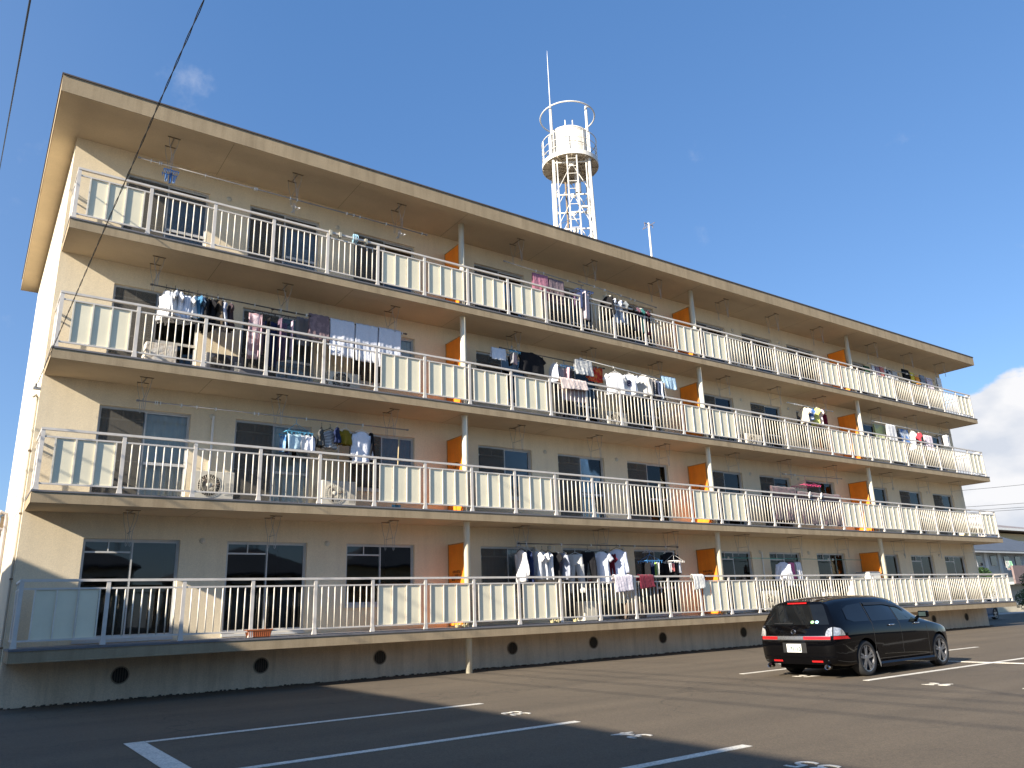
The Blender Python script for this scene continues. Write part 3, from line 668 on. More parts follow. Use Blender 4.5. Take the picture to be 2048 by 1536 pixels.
acunit(20.306, 0, 'ivory outdoor unit beside the car roof, ground floor third flat', h=0.6, pipe=21.1)
acunit(23.582, 0, 'second ivory outdoor unit behind the bars above the car roof', h=0.5)
acunit(20.431, 3, 'ivory outdoor unit in the third flat of the top storey', h=0.42)

# ------------------------------------------------------------ laundry
fabc = {}
def fabric(col, pat=None, col2=None, sc=14):
    key = (tuple(col), pat, tuple(col2) if col2 else None, sc)
    if key in fabc: return fabc[key]
    m = bpy.data.materials.new('fabric'); m.use_nodes = True; t = m.node_tree; p = t.nodes['Principled BSDF']; l = t.links.new
    p.inputs['Roughness'].default_value = 0.95; p.inputs['Specular IOR Level'].default_value = 0.15
    p.inputs['Sheen Weight'].default_value = 0.0 if max(col) < 0.1 else 0.15
    g = t.nodes.new('ShaderNodeNewGeometry').outputs['Position']
    n = t.nodes.new('ShaderNodeTexNoise'); n.inputs['Scale'].default_value = 30 if not pat else sc; n.inputs['Detail'].default_value = 3; l(g, n.inputs['Vector'])
    fac = n.outputs['Fac']
    mr = t.nodes.new('ShaderNodeMapRange'); l(fac, mr.inputs[0]); mx = t.nodes.new('ShaderNodeMixRGB')
    if pat == 'blotch': mr.inputs[1].default_value = 0.47; mr.inputs[2].default_value = 0.53
    elif pat in ('stripe', 'check'):
        w = t.nodes.new('ShaderNodeTexWave'); w.bands_direction = 'Z' if pat == 'stripe' else 'DIAGONAL'; w.inputs['Scale'].default_value = sc; l(g, w.inputs['Vector']); l(w.outputs['Fac'], mr.inputs[0]); mr.inputs[1].default_value = 0.4; mr.inputs[2].default_value = 0.6
    else: mr.inputs[1].default_value = 0.3; mr.inputs[2].default_value = 0.7
    l(mr.outputs[0], mx.inputs[0]); mx.inputs[1].default_value = (*col, 1); mx.inputs[2].default_value = (*(col2 or [min(0.95, c_*1.1+0.003) for c_ in col]), 1); l(mx.outputs[0], p.inputs['Base Color'])
    nb_ = t.nodes.new('ShaderNodeTexNoise'); nb_.inputs['Scale'].default_value = 13; nb_.inputs['Detail'].default_value = 4; nb_.inputs['Distortion'].default_value = 0.6; l(g, nb_.inputs['Vector'])
    bp_ = t.nodes.new('ShaderNodeBump'); bp_.inputs['Strength'].default_value = 0.55; bp_.inputs['Distance'].default_value = 0.03; l(nb_.outputs['Fac'], bp_.inputs['Height']); l(bp_.outputs[0], p.inputs['Normal'])
    fabc[key] = m; return m
def towel(name, x0, x1, zt, zb, y, m, label, cat, group=None, droop=0.0, rz=0.0, back=0.75, amp=0.012, parent=None, sk=0.0):
    rnd = random.Random(int(x0*1000+zt*77)); ph = rnd.random()*6; w = x1-x0; h = zt-zb; hb = h*back
    tot = h+hb+0.05; xc = (x0+x1)/2
    def fn(u, v):
        d = v*tot
        if d < h: z = zb+d; yy = y-0.022-0.03*(1-d/h); fr = 1-d/h
        elif d < h+0.05: t = (d-h)/0.05*math.pi; z = zt+0.022*math.sin(t); yy = y-0.022*math.cos(t); fr = 0
        else: z = zt-(d-h-0.05); yy = y+0.022+0.02*(d-h-0.05)/hb; fr = (d-h-0.05)/hb
        rip = amp*(0.25+fr)*(0.55*math.sin(u*w*31+ph+1.5*math.sin(u*w*7+ph))+0.9*math.sin(u*w*9+ph*1.7+fr*2.5)+0.35*math.sin(u*w*57+ph*3-fr*4))
        z -= droop*math.sin(math.pi*u)*(1 if d < h else 0.6)
        z += 0.006*math.sin(u*23+ph)+sk*(u-0.5)*fr
        dx = (u-0.5)*w*(1-0.05*fr*math.sin(3*ph))
        X = xc+dx*math.cos(rz)+0.01*math.sin(fr*5+ph); Y = yy+rip+dx*math.sin(rz)
        return (X, Y, z)
    nu = max(10, min(44, int(w*50)))
    if parent is None:
        o = MB().grid(fn, nu, 26).build(name, m, None, smooth=True, fix=False, thick=0.006)
        tag(o, label, cat, group); return o
    return MB().grid(fn, nu, 26).build(name, m, parent, smooth=True, fix=False, thick=0.005)
def hanger_mb(x, y, z, rz, w=0.36, col=None):
    m = MB(); ca, sa = math.cos(rz), math.sin(rz)
    def q(u, z_): return (x+u*ca, y+u*sa, z_)
    m.tube([q(0.0, z-0.07), q(0.0, z-0.02), q(0.018, z+0.012), q(0.0, z+0.026), q(-0.018, z+0.008)], 0.0045, 5)
    m.tube([q(-w/2, z-0.15), q(0, z-0.07), q(w/2, z-0.15)], 0.007, 6); m.tube([q(-w/2, z-0.15), q(w/2, z-0.15)], 0.005, 5)
    return m
def ringtube(mb, cs_, n=16, cap0=False):
    # cs_: list of (centre, eu, ev, ru, rv, ripple amp, ripple n, phase)
    i = len(mb.v)
    for (c_, eu, ev, ru, rv, am, rn, ph) in cs_:
        for j in range(n):
            t = 2*math.pi*j/n; k_ = 1+am*math.sin(rn*t+ph)
            mb.v.append(tuple(Vector(c_)+Vector(eu)*(ru*math.cos(t)*(1+am*0.2*math.sin(rn*t)))+Vector(ev)*(rv*math.sin(t)*k_)))
    for k in range(len(cs_)-1):
        for j in range(n): j2 = (j+1) % n; mb.f.append((i+k*n+j, i+k*n+j2, i+(k+1)*n+j2, i+(k+1)*n+j))
def garment(kind, x, y, zt, zb, m, label, cat, group, rz=R(90), W_=0.42, sl=None, hang=True, hz=None, m2=None):
    """a shirt / trousers / dress hung at (x,y); zt shoulder top, zb hem; rz = direction of its width"""
    rnd = random.Random(int(x*997+zt*131)); ph = rnd.random()*6.28
    hzz = hz if hz else zt+0.13
    root = thing(kind, (x, y, zb), label, cat, group)
    eu = Vector((math.cos(rz), math.sin(rz), 0)); ev = Vector((-math.sin(rz), math.cos(rz), 0)); c0 = Vector((x, y, 0))
    b = MB(); Lh = zt-zb; n = 22
    if kind in ('trousers', 'shorts'):
        wv = W_*0.47; crotch = 0.30 if kind == 'trousers' else 0.5
        csx = []
        for q in range(6):
            f_ = q/5*crotch; csx.append((c0+Vector((0,0,zt-f_*Lh)), eu, ev, wv*(0.86+0.3*f_), 0.035+0.06*f_, 0.25, 5, ph+f_*3))
        ringtube(b, csx, n)
        for sgn in (-1, 1):
            csx = []
            for q in range(9):
                f_ = crotch-0.03+(1.03-crotch)*q/8; tt = (f_-crotch)/(1-crotch)
                csx.append((c0+eu*sgn*(wv*0.50+0.05*max(0, tt))+Vector((0,0,zt-f_*Lh)), eu, ev, wv*(0.50-0.16*max(0, tt)), 0.06-0.015*max(0, tt), 0.3, 3, ph+sgn+f_*4))
            ringtube(b, csx, n)
    else:
        csx = []; nk = 0.07; hw = W_/2
        prof = [(0.0, nk, 0.035), (0.012, nk+0.02, 0.04), (0.035, hw*0.62, 0.045), (0.07, hw*0.86, 0.05), (0.10, hw*0.95, 0.055)]
        for dz, ww, dd in prof: csx.append((c0+Vector((0,0,zt-dz)), eu, ev, ww, dd, 0.05, 4, ph))
        for q in range(1, 12):
            f_ = q/11; z = zt-0.10-(Lh-0.10)*f_; flare = 0.92+0.08*f_+(0.10*f_ if kind == 'dress' else 0)
            csx.append((c0+Vector((0.01*math.sin(f_*4+ph), 0, z)), eu, ev, hw*flare, 0.055+0.03*f_, 0.12+0.5*f_, 5, ph+f_*1.5))
        ringtube(b, csx, n)
        sl = sl if sl is not None else 'short'
        if sl != 'none':
            for sgn in (-1, 1):
                ln = 0.20 if sl == 'short' else min(0.56, Lh*0.92); an = R(52) if sl == 'short' else R(78+rnd.random()*6)
                dr = eu*sgn*math.cos(an)+Vector((0,0,-math.sin(an)))
                p0 = c0+eu*sgn*(hw*0.78)+Vector((0,0,zt-0.085)); cr_ = ev; sd_ = dr.cross(ev)
                csx = [(p0+dr*ln*q/5+ev*0.02*math.sin(q+ph), sd_, cr_, 0.080-0.03*q/5 if sl == 'long' else 0.080-0.012*q/5, (0.045-0.006*q)*(1 if q < 5 else 0.55), 0.2, 3, ph+q) for q in range(6)]
                ringtube(b, csx, 12)
    b.build('cloth', m, root, smooth=True, thick=0.004)
    if m2:   # printed chest patch or trim
        p = MB(); pc = c0-ev*0.105+Vector((0,0,zt-0.30))
        p.obox(pc, eu*0.075, ev*0.002, Vector((0,0,0.09))); p.build('print', m2, root)
    if hang:
        hanger_mb(x, y, hzz, rz if kind not in ('trousers', 'shorts') else rz).build('hanger', WHITEPL if rnd.random() < 0.6 else DARKPL, root)
    return root
def pinch(name, x, y, z, w, d, mcol, label, items, rz=0.0, round_=False, strap=0.25, group=None):
    """frame of clothes pegs with small pieces pinned under it; items: (u, v, width, length, material)"""
    root = thing(name, (x, y, z), label, 'drying frame', group)
    m = MB(); ca, sa = math.cos(rz), math.sin(rz)
    def q(u, v, z_): return (x+u*ca-v*sa, y+u*sa+v*ca, z_)
    if round_: m.ring((x, y, z), w/2, 0.010, n=24); m.ring((x, y, z), w/4, 0.006, n=16)
    else:
        m.tube([q(-w/2, -d/2, z), q(w/2, -d/2, z), q(w/2, d/2, z), q(-w/2, d/2, z)], 0.011, 6, closed=True)
        for t in (-0.25, 0, 0.25): m.cyl(q(t*w, -d/2, z), q(t*w, d/2, z), 0.006, 5)
    for u, v in ((-0.45, -0.4), (0.45, -0.4), (0.45, 0.4), (-0.45, 0.4)): m.cyl(q(u*w, v*d, z), q(0, 0, z+strap*0.75), 0.004, 5)
    m.tube([q(0, 0, z+strap*0.72), q(0, 0, z+strap), q(0.018, 0, z+strap+0.03), q(0, 0, z+strap+0.045), q(-0.018, 0, z+strap+0.025)], 0.006, 5)
    m.build('frame', mcol, root)
    pg = MB()
    for k in range(14):
        u = -0.46+0.92*(k % 7)/6; v = -0.5 if k < 7 else 0.5
        pg.obox(q(u*w, v*d, z-0.03), (0.006, 0, 0), (0, 0.006, 0), (0, 0, 0.028))
    pg.build('peg', mcol, root)
    for it in items:
        u, v, w_, l_, mm = it; rn = random.Random(int(u*1000+v*77+x*31)); ph = rn.random()*6
        an = rz+(R(90) if rn.random() < 0.5 else 0)
        px, py, pz_ = q(u*w, v*d, z-0.05)
        def fn(a_, b_):
            dd = (a_-0.5)*w_*(1-0.15*b_); rip = 0.012*math.sin(a_*9+ph+b_*2)*(0.4+b_)
            return (px+dd*math.cos(an)-rip*math.sin(an), py+dd*math.sin(an)+rip*math.cos(an), pz_-l_*b_+0.01*math.sin(a_*5+ph))
        MB().grid(fn, 8, 8).build('pinned_cloth', mm, root, smooth=True, fix=False, thick=0.006)
    return root
POLEM = mat('laundry_pole_steel', (0.34, 0.32, 0.30), 0.4, 0.1, 6, metal=0.6)
POLED = mat('laundry_pole_dark', (0.07, 0.06, 0.055), 0.5, 0.1, 6)
POLEL = mat('laundry_pole_white', (0.60, 0.60, 0.58), 0.4, 0.05, 6)
POLEG = mat('clothes_line_teal', (0.03, 0.20, 0.17), 0.5, 0.1, 6)
def pole(x0, z0, x1, z1, y, m, label, r=0.014, clips=6):
    o = thing('laundry_pole', (x0, y, z0), label, 'laundry pole', 'laundry poles hung below the balcony ceilings')
    MB().cyl((x0, y, z0), (x1, y, z1), r, 10).build('shaft', m, o, smooth=True)
    e = MB(); e.cyl((x0-0.02, y, z0), (x0+0.03, y, z0), r*1.7, 10); e.cyl((x1-0.03, y, z1), (x1+0.02, y, z1), r*1.7, 10); e.build('end_cap', m, o)
    rn = random.Random(int(x0*100))
    if clips:
        c_ = MB()
        for q in range(clips):
            t = rn.random(); x = x0+(x1-x0)*t; z = z0+(z1-z0)*t; c_.box(x-0.006, x+0.006, y-0.03, y+0.03, z-0.04, z+0.03)
        c_.build('clip', WHITEPL, o)
    return o
def railcloth(name, x0, x1, top, drop, m, label, cat, back=0.35, puff=0.006):
    """folded over the railing top; top = z of rail top"""
    o = towel(name, x0, x1, top+0.01, top-drop, 0.0, m, label, cat, back=back, amp=puff, sk=0.06)
    for v in o.data.vertices:
        if v.co.z < top-0.005: v.co.y += -0.034 if v.co.y < 0 else 0.034
        else: v.co.y *= 1.8
    return o
pole(10.596, 2.968, 16.342, 2.973, 0.420, POLED, 'brown laundry pole on the ground floor above the long row of white shirts')
garment('shirt', 10.665, 0.420, 2.795, 2.019, fabric((0.66,0.66,0.66)), 'white long sleeved shirt, first from the left in the ground floor row', 'shirt', 'garments on hangers', sl='long')
garment('trousers', 10.883, 0.420, 2.772, 1.969, fabric((0.02,0.03,0.08)), 'navy trousers hanging behind the first white shirt of the ground floor row', 'trousers', 'garments on hangers')
garment('shirt', 11.137, 0.420, 2.776, 2.065, fabric((0.66,0.66,0.66)), 'white short sleeved shirt between the navy trousers and another white shirt, ground floor', 'shirt', 'garments on hangers')
garment('shirt', 11.329, 0.420, 2.765, 2.063, fabric((0.66,0.66,0.66)), 'white short sleeved shirt just left of the sleeveless white top, ground floor', 'shirt', 'garments on hangers')
garment('shirt', 11.524, 0.420, 2.755, 2.062, fabric((0.66,0.66,0.66)), 'white sleeveless top left of the black shirt with red trim, ground floor', 'shirt', 'garments on hangers', sl='none')
garment('shirt', 11.737, 0.420, 2.758, 2.110, fabric((0.012,0.012,0.014)), 'black shirt with red trim in the middle of the ground floor row', 'shirt', 'garments on hangers', m2=fabric((0.6,0.03,0.04)))
garment('shirt', 11.986, 0.420, 2.748, 2.058, fabric((0.30,0.32,0.38)), 'grey blue long shirt right of the black shirt with red trim, ground floor', 'shirt', 'garments on hangers', sl='long')
garment('trousers', 12.424, 0.420, 2.714, 1.724, fabric((0.50,0.49,0.46)), 'pale grey long trousers lit cream along one leg, ground floor', 'trousers', 'garments on hangers', rz=R(-42), W_=0.46)
garment('trousers', 12.863, 0.420, 2.785, 1.949, fabric((0.012,0.012,0.014)), 'black trousers with a small white badge beside the wide white shirt, ground floor', 'trousers', 'garments on hangers', rz=R(-42), W_=0.46)
garment('shirt', 13.344, 0.420, 2.791, 1.944, fabric((0.66,0.68,0.74)), 'wide white short sleeved shirt right of the black trousers, ground floor', 'shirt', 'garments on hangers', rz=R(-38))
garment('shirt', 13.794, 0.600, 2.783, 2.188, fabric((0.16,0.012,0.03)), 'dark red shirt mostly hidden behind the wide white shirt, ground floor', 'shirt', 'garments on hangers')
garment('shirt', 13.918, 0.420, 2.866, 1.779, fabric((0.58,0.62,0.72)), 'pale blue hooded long sleeved shirt above the towel on the railing, ground floor', 'shirt', 'garments on hangers', sl='long', rz=R(-40), W_=0.46)
railcloth('towel', 13.340, 13.991, 2.135, 0.406, fabric((0.70,0.64,0.68)), 'pale pink towel folded over the ground floor railing', 'towel', back=0.35)
railcloth('towel', 14.250, 14.780, 2.135, 0.328, fabric((0.16,0.012,0.03)), 'dark red cloth folded over the ground floor railing', 'cloth', back=0.35)
railcloth('towel', 16.359, 16.822, 2.135, 0.383, fabric((0.74,0.72,0.66)), 'white cloth folded over the ground floor railing beside the orange board', 'cloth', back=0.35)
pinch('drying_frame', 15.169, 0.420, 2.562, 0.62, 0.36, mat('frame_blue', (0.08, 0.28, 0.60), 0.5, 0.05, 4), 'blue square drying frame with dark and white pieces, ground floor', [(-0.4, -0.3, 0.3, 0.4, fabric((0.012,0.012,0.014))), (-0.2, 0.2, 0.3, 0.42, fabric((0.012,0.012,0.014))), (-0.05, -0.3, 0.2, 0.4, fabric((0.02,0.03,0.08))), (0.12, -0.3, 0.12, 0.4, fabric((0.45,0.70,0.12))), (0.25, -0.2, 0.25, 0.34, fabric((0.66,0.66,0.66))), (0.4, 0.2, 0.25, 0.36, fabric((0.66,0.66,0.66)))])
garment('shirt', 16.154, 0.600, 2.826, 2.037, fabric((0.012,0.012,0.014)), 'black long shirt behind the round drying frame, ground floor', 'shirt', 'garments on hangers', sl='long', rz=R(-25), W_=0.5)
pinch('drying_frame', 16.014, 0.300, 2.558, 0.42, 0.42, WHITEPL, 'white round drying frame with socks, ground floor', [(-0.4, 0, 0.1, 0.26, fabric((0.66,0.66,0.66))), (-0.1, -0.4, 0.1, 0.3, fabric((0.012,0.012,0.014))), (0.1, -0.4, 0.1, 0.3, fabric((0.66,0.66,0.66))), (0.35, 0, 0.1, 0.26, fabric((0.66,0.66,0.66))), (0.2, 0.3, 0.1, 0.24, fabric((0.6,0.2,0.2)))], round_=True)
pole(18.397, 2.702, 26.085, 2.678, 0.620, POLEG, 'teal clothes line across the third ground floor flat', r=0.009, clips=3)
garment('shirt', 21.310, 0.500, 2.572, 2.027, fabric((0.60,0.62,0.70)), 'white shirt under the teal clothes line, leftmost of three pieces', 'shirt', 'garments on hangers', sl='long', rz=R(-35))
towel('towel', 21.622, 21.889, 2.542, 2.026, 0.500, fabric((0.50,0.10,0.22)), 'magenta towel between white laundry under the teal clothes line', 'towel')
towel('towel', 21.949, 22.247, 2.559, 1.992, 0.500, fabric((0.66,0.66,0.66)), 'white towel right of the magenta one under the teal clothes line', 'towel')
towel('towel', 21.173, 21.461, 2.223, 1.798, 0.300, fabric((0.66,0.66,0.66)), 'small white cloth low behind the bars right of the white shirt under the teal line', 'cloth')
pole(1.491, 5.580, 7.446, 5.596, 0.420, POLEM, 'long steel laundry pole across the first flat of the second storey', clips=12)
pinch('drying_frame', 4.715, 0.420, 5.224, 0.62, 0.4, mat('frame_sky_blue', (0.12, 0.42, 0.62), 0.5, 0.05, 4), 'sky blue drying frame with blue and white towels, second storey left flat', [(-0.42, 0.2, 0.3, 0.36, fabric((0.06,0.18,0.42),'blotch',(0.25,0.42,0.62),9)), (-0.15, -0.4, 0.34, 0.34, fabric((0.42,0.58,0.66))), (0.05, 0.3, 0.2, 0.5, fabric((0.012,0.012,0.014))), (0.25, -0.4, 0.24, 0.34, fabric((0.66,0.66,0.66))), (0.46, -0.3, 0.22, 0.36, fabric((0.70,0.71,0.76))), (-0.3, 0, 0.3, 0.42, fabric((0.02,0.03,0.08)))], rz=R(6), strap=0.32)
garment('shirt', 5.021, 0.420, 5.255, 4.836, fabric((0.20,0.19,0.20)), 'dark grey shirt beside the sky blue drying frame, second storey', 'shirt', 'garments on hangers', sl='none', rz=R(20), hang=False)
towel('towel', 4.901, 5.094, 5.128, 4.806, 0.300, fabric((0.70,0.70,0.76)), 'pale square cloth right of the sky blue drying frame', 'cloth')
garment('shirt', 5.294, 0.420, 5.385, 4.985, fabric((0.09,0.09,0.085)), 'charcoal child shirt left of the striped one, second storey', 'shirt', 'garments on hangers', rz=R(62), W_=0.34)
garment('shirt', 5.495, 0.420, 5.371, 4.957, fabric((0.70,0.69,0.66),'stripe',(0.05,0.05,0.06),9), 'black and white striped child shirt, second storey', 'shirt', 'garments on hangers', rz=R(12), W_=0.36)
garment('shirt', 5.671, 0.420, 5.459, 5.088, fabric((0.02,0.03,0.08)), 'navy child shirt right of the striped one, second storey', 'shirt', 'garments on hangers', rz=R(60), W_=0.34)
garment('shirt', 5.877, 0.420, 5.422, 5.083, fabric((0.20,0.14,0.01)), 'mustard yellow child shirt, second storey', 'shirt', 'garments on hangers', rz=R(20), W_=0.34)
garment('shirt', 6.271, 0.420, 5.427, 4.676, fabric((0.70,0.71,0.76)), 'white long sleeved shirt beside the leaning broom, second storey', 'shirt', 'garments on hangers', sl='long', rz=R(5))
garment('shirt', 6.589, 0.620, 5.465, 4.771, fabric((0.012,0.012,0.014)), 'black long sleeved shirt right of the white one, second storey', 'shirt', 'garments on hangers', sl='long', rz=R(70))
pole(21.841, 5.528, 25.333, 5.584, 0.420, POLEM, 'steel laundry pole of the third flat in the second storey', clips=2)
pinch('drying_frame', 23.087, 0.420, 5.188, 0.95, 0.55, mat('frame_pink', (0.62, 0.06, 0.18), 0.5, 0.05, 4), 'empty pink drying frame hanging in the third flat of the second storey', [], strap=0.30)
towel('quilt', 20.593, 21.899, 4.982, 3.863, 0.050, fabric((0.10,0.085,0.09),'blotch',(0.17,0.11,0.12),12), 'left dark patterned quilt hung behind the bars, second storey third flat', 'quilt', back=0.3)
towel('quilt', 21.987, 24.477, 4.879, 3.780, 0.050, fabric((0.10,0.085,0.09),'blotch',(0.17,0.11,0.12),12), 'wide dark patterned quilt behind the bars, right of the narrower one', 'quilt', back=0.3)
pole(1.522, 8.076, 4.920, 8.042, 0.420, POLED, 'dark laundry pole holding the long row of shirts, third storey left flat', clips=8)
pole(4.059, 8.056, 7.417, 8.062, 0.460, POLED, 'dark laundry pole holding three white towels, third storey left flat', clips=4)
garment('shirt', 1.811, 0.420, 7.981, 7.344, fabric((0.66,0.66,0.66)), 'white long shirt at the left end of the third storey row', 'shirt', 'garments on the third storey pole', sl='long', rz=R(100))
garment('shirt', 1.901, 0.420, 7.967, 7.361, fabric((0.66,0.66,0.66)), 'white shirt second from the left in the third storey row', 'shirt', 'garments on the third storey pole', sl='long', rz=R(92))
garment('shirt', 1.987, 0.420, 7.997, 7.422, fabric((0.66,0.66,0.66)), 'white tee with lit sleeve third from the left in the third storey row', 'shirt', 'garments on the third storey pole', sl='short', rz=R(84))
garment('shirt', 2.067, 0.420, 7.980, 7.393, fabric((0.72,0.72,0.74)), 'white tee fourth from the left in the third storey row', 'shirt', 'garments on the third storey pole', sl='short', rz=R(94))
garment('shirt', 2.169, 0.420, 7.956, 7.368, fabric((0.52,0.57,0.66)), 'pale blue shirt fifth from the left in the third storey row', 'shirt', 'garments on the third storey pole', sl='none', rz=R(102))
garment('shirt', 2.258, 0.420, 7.964, 7.374, fabric((0.50,0.55,0.64)), 'pale blue shirt sixth from the left in the third storey row', 'shirt', 'garments on the third storey pole', sl='none', rz=R(90))
garment('shirt', 2.360, 0.420, 7.951, 7.427, fabric((0.66,0.66,0.66)), 'white shirt seventh from the left in the third storey row', 'shirt', 'garments on the third storey pole', sl='short', rz=R(84))
garment('shirt', 2.438, 0.420, 7.990, 7.442, fabric((0.05,0.16,0.28)), 'teal blue shirt just right of the white ones, third storey', 'shirt', 'garments on the third storey pole', sl='short', rz=R(100))
garment('shirt', 2.521, 0.420, 7.973, 7.481, fabric((0.08,0.13,0.20)), 'dark blue shirt ninth from the left in the third storey row', 'shirt', 'garments on the third storey pole', sl='short', rz=R(92))
garment('shirt', 2.624, 0.420, 7.972, 7.273, fabric((0.012,0.012,0.014)), 'black shirt in the third storey row, the first of two black ones', 'shirt', 'garments on the third storey pole', sl='long', rz=R(84))
garment('shirt', 2.729, 0.420, 7.959, 7.338, fabric((0.012,0.012,0.014)), 'black shirt in the third storey row, the second of two black ones', 'shirt', 'garments on the third storey pole', sl='short', rz=R(94))
garment('shirt', 2.852, 0.420, 7.985, 7.372, fabric((0.07,0.055,0.04)), 'dark brown shirt right of the two black shirts, third storey', 'shirt', 'garments on the third storey pole', sl='long', rz=R(102))
garment('shirt', 2.969, 0.420, 7.962, 7.337, fabric((0.66,0.68,0.74),'stripe',(0.35,0.36,0.40),14), 'white and grey striped shirt in the third storey row', 'shirt', 'garments on the third storey pole', sl='long', rz=R(90))
garment('shirt', 3.130, 0.420, 7.937, 7.366, fabric((0.05,0.035,0.04)), 'dark plum shirt at the right end of the third storey row', 'shirt', 'garments on the third storey pole', sl='short', rz=R(84))
pinch('drying_frame', 4.036, 0.420, 7.820, 0.95, 0.55, DARKPL, 'wide dark drying frame with long mauve and black clothes, third storey left flat', [(-0.46, -0.4, 0.25, 1.05, fabric((0.60,0.48,0.50),'blotch',(0.35,0.22,0.24),8)), (-0.3, -0.3, 0.2, 1, fabric((0.42,0.30,0.34))), (-0.1, -0.2, 0.3, 1, fabric((0.012,0.012,0.014))), (0.05, 0.2, 0.3, 1.05, fabric((0.02,0.03,0.08))), (0.15, -0.3, 0.25, 1, fabric((0.14,0.09,0.13))), (0.3, 0.1, 0.2, 0.9, fabric((0.10,0.07,0.12))), (0.44, -0.3, 0.14, 0.85, fabric((0.55,0.42,0.52))), (-0.2, 0.3, 0.2, 0.8, fabric((0.22,0.14,0.17)))], strap=0.16)
towel('towel', 4.716, 5.017, 8.091, 7.403, 0.750, fabric((0.22,0.21,0.22)), 'grey pleated cloth left of the mauve towel, third storey', 'cloth', amp=0.03)
towel('towel', 4.908, 5.395, 8.115, 7.491, 0.460, fabric((0.27,0.19,0.20),'blotch',(0.20,0.14,0.15),10), 'mauve brown bath towel left of three white towels, third storey', 'towel')
towel('towel', 5.420, 6.025, 8.103, 7.175, 0.460, fabric((0.60,0.62,0.68)), 'white bath towel beside the mauve one, first of three', 'towel', group='three white bath towels')
towel('towel', 6.064, 6.639, 8.099, 7.141, 0.460, fabric((0.60,0.62,0.68)), 'white bath towel in the middle of three, third storey', 'towel', group='three white bath towels')
towel('towel', 6.667, 7.263, 8.109, 7.108, 0.460, fabric((0.60,0.62,0.68)), 'white bath towel on the right of three, third storey', 'towel', group='three white bath towels', sk=0.08)
pole(10.225, 8.168, 13.944, 8.138, 0.420, POLED, 'dark laundry pole over the black hoodie, third storey second flat', clips=2)
pole(12.863, 8.219, 16.604, 8.026, 0.220, POLEL, 'white laundry pole holding two white shirts, third storey second flat', clips=3)
towel('towel', 9.933, 10.386, 8.119, 7.792, 0.420, fabric((0.62,0.66,0.72)), 'pale blue cloth with fringed edge at the left end of the dark pole, third storey', 'cloth')
pinch('drying_frame', 10.616, 0.420, 8.076, 0.36, 0.3, mat('frame_sky_blue', (0.12, 0.42, 0.62), 0.5, 0.05, 4), 'small pale blue drying frame beside the black hoodie', [(-0.2, -0.3, 0.2, 0.28, fabric((0.22,0.22,0.24))), (0.1, -0.3, 0.12, 0.3, fabric((0.55,0.38,0.36))), (0.35, 0.2, 0.2, 0.36, fabric((0.18,0.24,0.32))), (0, 0.3, 0.2, 0.3, fabric((0.012,0.012,0.014)))], strap=0.16)
garment('shirt', 11.280, 0.420, 8.185, 7.573, fabric((0.012,0.012,0.014)), 'large black hoodie with spread sleeves on the third storey', 'hoodie', None, rz=R(8), W_=0.95, sl='short', hang=False)
garment('shirt', 12.040, 0.420, 7.982, 7.436, fabric((0.62,0.66,0.74)), 'white shirt between the black hoodie and the blue drying frame, third storey', 'shirt', None, sl='none')
pinch('drying_frame', 12.415, 0.420, 7.936, 0.48, 0.3, mat('frame_deep_blue', (0.04, 0.16, 0.36), 0.5, 0.05, 4), 'deep blue drying frame with pink and grey pieces, third storey', [(-0.35, -0.3, 0.2, 0.4, fabric((0.22,0.22,0.24))), (0, -0.3, 0.3, 0.34, fabric((0.50,0.34,0.38))), (0.2, 0.2, 0.2, 0.42, fabric((0.012,0.012,0.014))), (0.4, 0, 0.2, 0.3, fabric((0.12,0.10,0.12)))], strap=0.16)
towel('towel', 12.656, 13.290, 8.171, 7.717, 0.220, fabric((0.50,0.50,0.48),'blotch',(0.32,0.34,0.36),16), 'grey flowered cloth hanging on the white pole, third storey', 'cloth')
towel('towel', 13.316, 13.916, 8.142, 7.677, 0.500, fabric((0.60,0.03,0.02),'blotch',(0.70,0.20,0.05),9), 'bright red patterned towel on the third storey', 'towel')
garment('shirt', 14.185, 0.220, 7.979, 7.301, fabric((0.66,0.66,0.66)), 'large white tee left of the tee with the number, third storey', 'shirt', 'garments on hangers', rz=R(-18), W_=0.62)
garment('shirt', 14.728, 0.240, 8.002, 7.346, fabric((0.66,0.68,0.72)), 'white tee printed with a dark number 8, third storey', 'shirt', 'garments on hangers', rz=R(-38), W_=0.50)
garment('shirt', 15.248, 0.240, 8.047, 7.367, fabric((0.46,0.45,0.42)), 'grey and white hooded top right of the numbered tee, third storey', 'shirt', 'garments on hangers', rz=R(-50), W_=0.44, sl='long')
garment('shirt', 15.513, 0.260, 7.995, 7.327, fabric((0.10,0.10,0.11)), 'dark grey shirt right of the grey hooded top, third storey', 'shirt', 'garments on hangers', sl='long', rz=R(80))
garment('shirt', 15.660, 0.260, 7.984, 7.346, fabric((0.40,0.38,0.36),'check',(0.12,0.10,0.10),9), 'checked shirt between dark shirts, third storey', 'shirt', 'garments on hangers', sl='long', rz=R(80))
garment('shirt', 15.811, 0.260, 7.989, 7.317, fabric((0.05,0.06,0.10)), 'midnight blue shirt right of the checked one, third storey', 'shirt', 'garments on hangers', sl='long', rz=R(80))
garment('shirt', 15.938, 0.260, 7.975, 7.191, fabric((0.50,0.58,0.70)), 'pale blue long shirt near the right end of the white pole', 'shirt', 'garments on hangers', sl='long', rz=R(80))
garment('shirt', 16.066, 0.260, 7.961, 7.302, fabric((0.16,0.14,0.12),'check',(0.40,0.38,0.34),10), 'brown checked shirt beside the pale blue cloth, third storey', 'shirt', 'garments on hangers', sl='long', rz=R(80))
towel('towel', 16.117, 16.733, 8.168, 7.773, 0.220, fabric((0.42,0.60,0.72)), 'light blue cloth at the right end of the white pole, third storey', 'cloth')
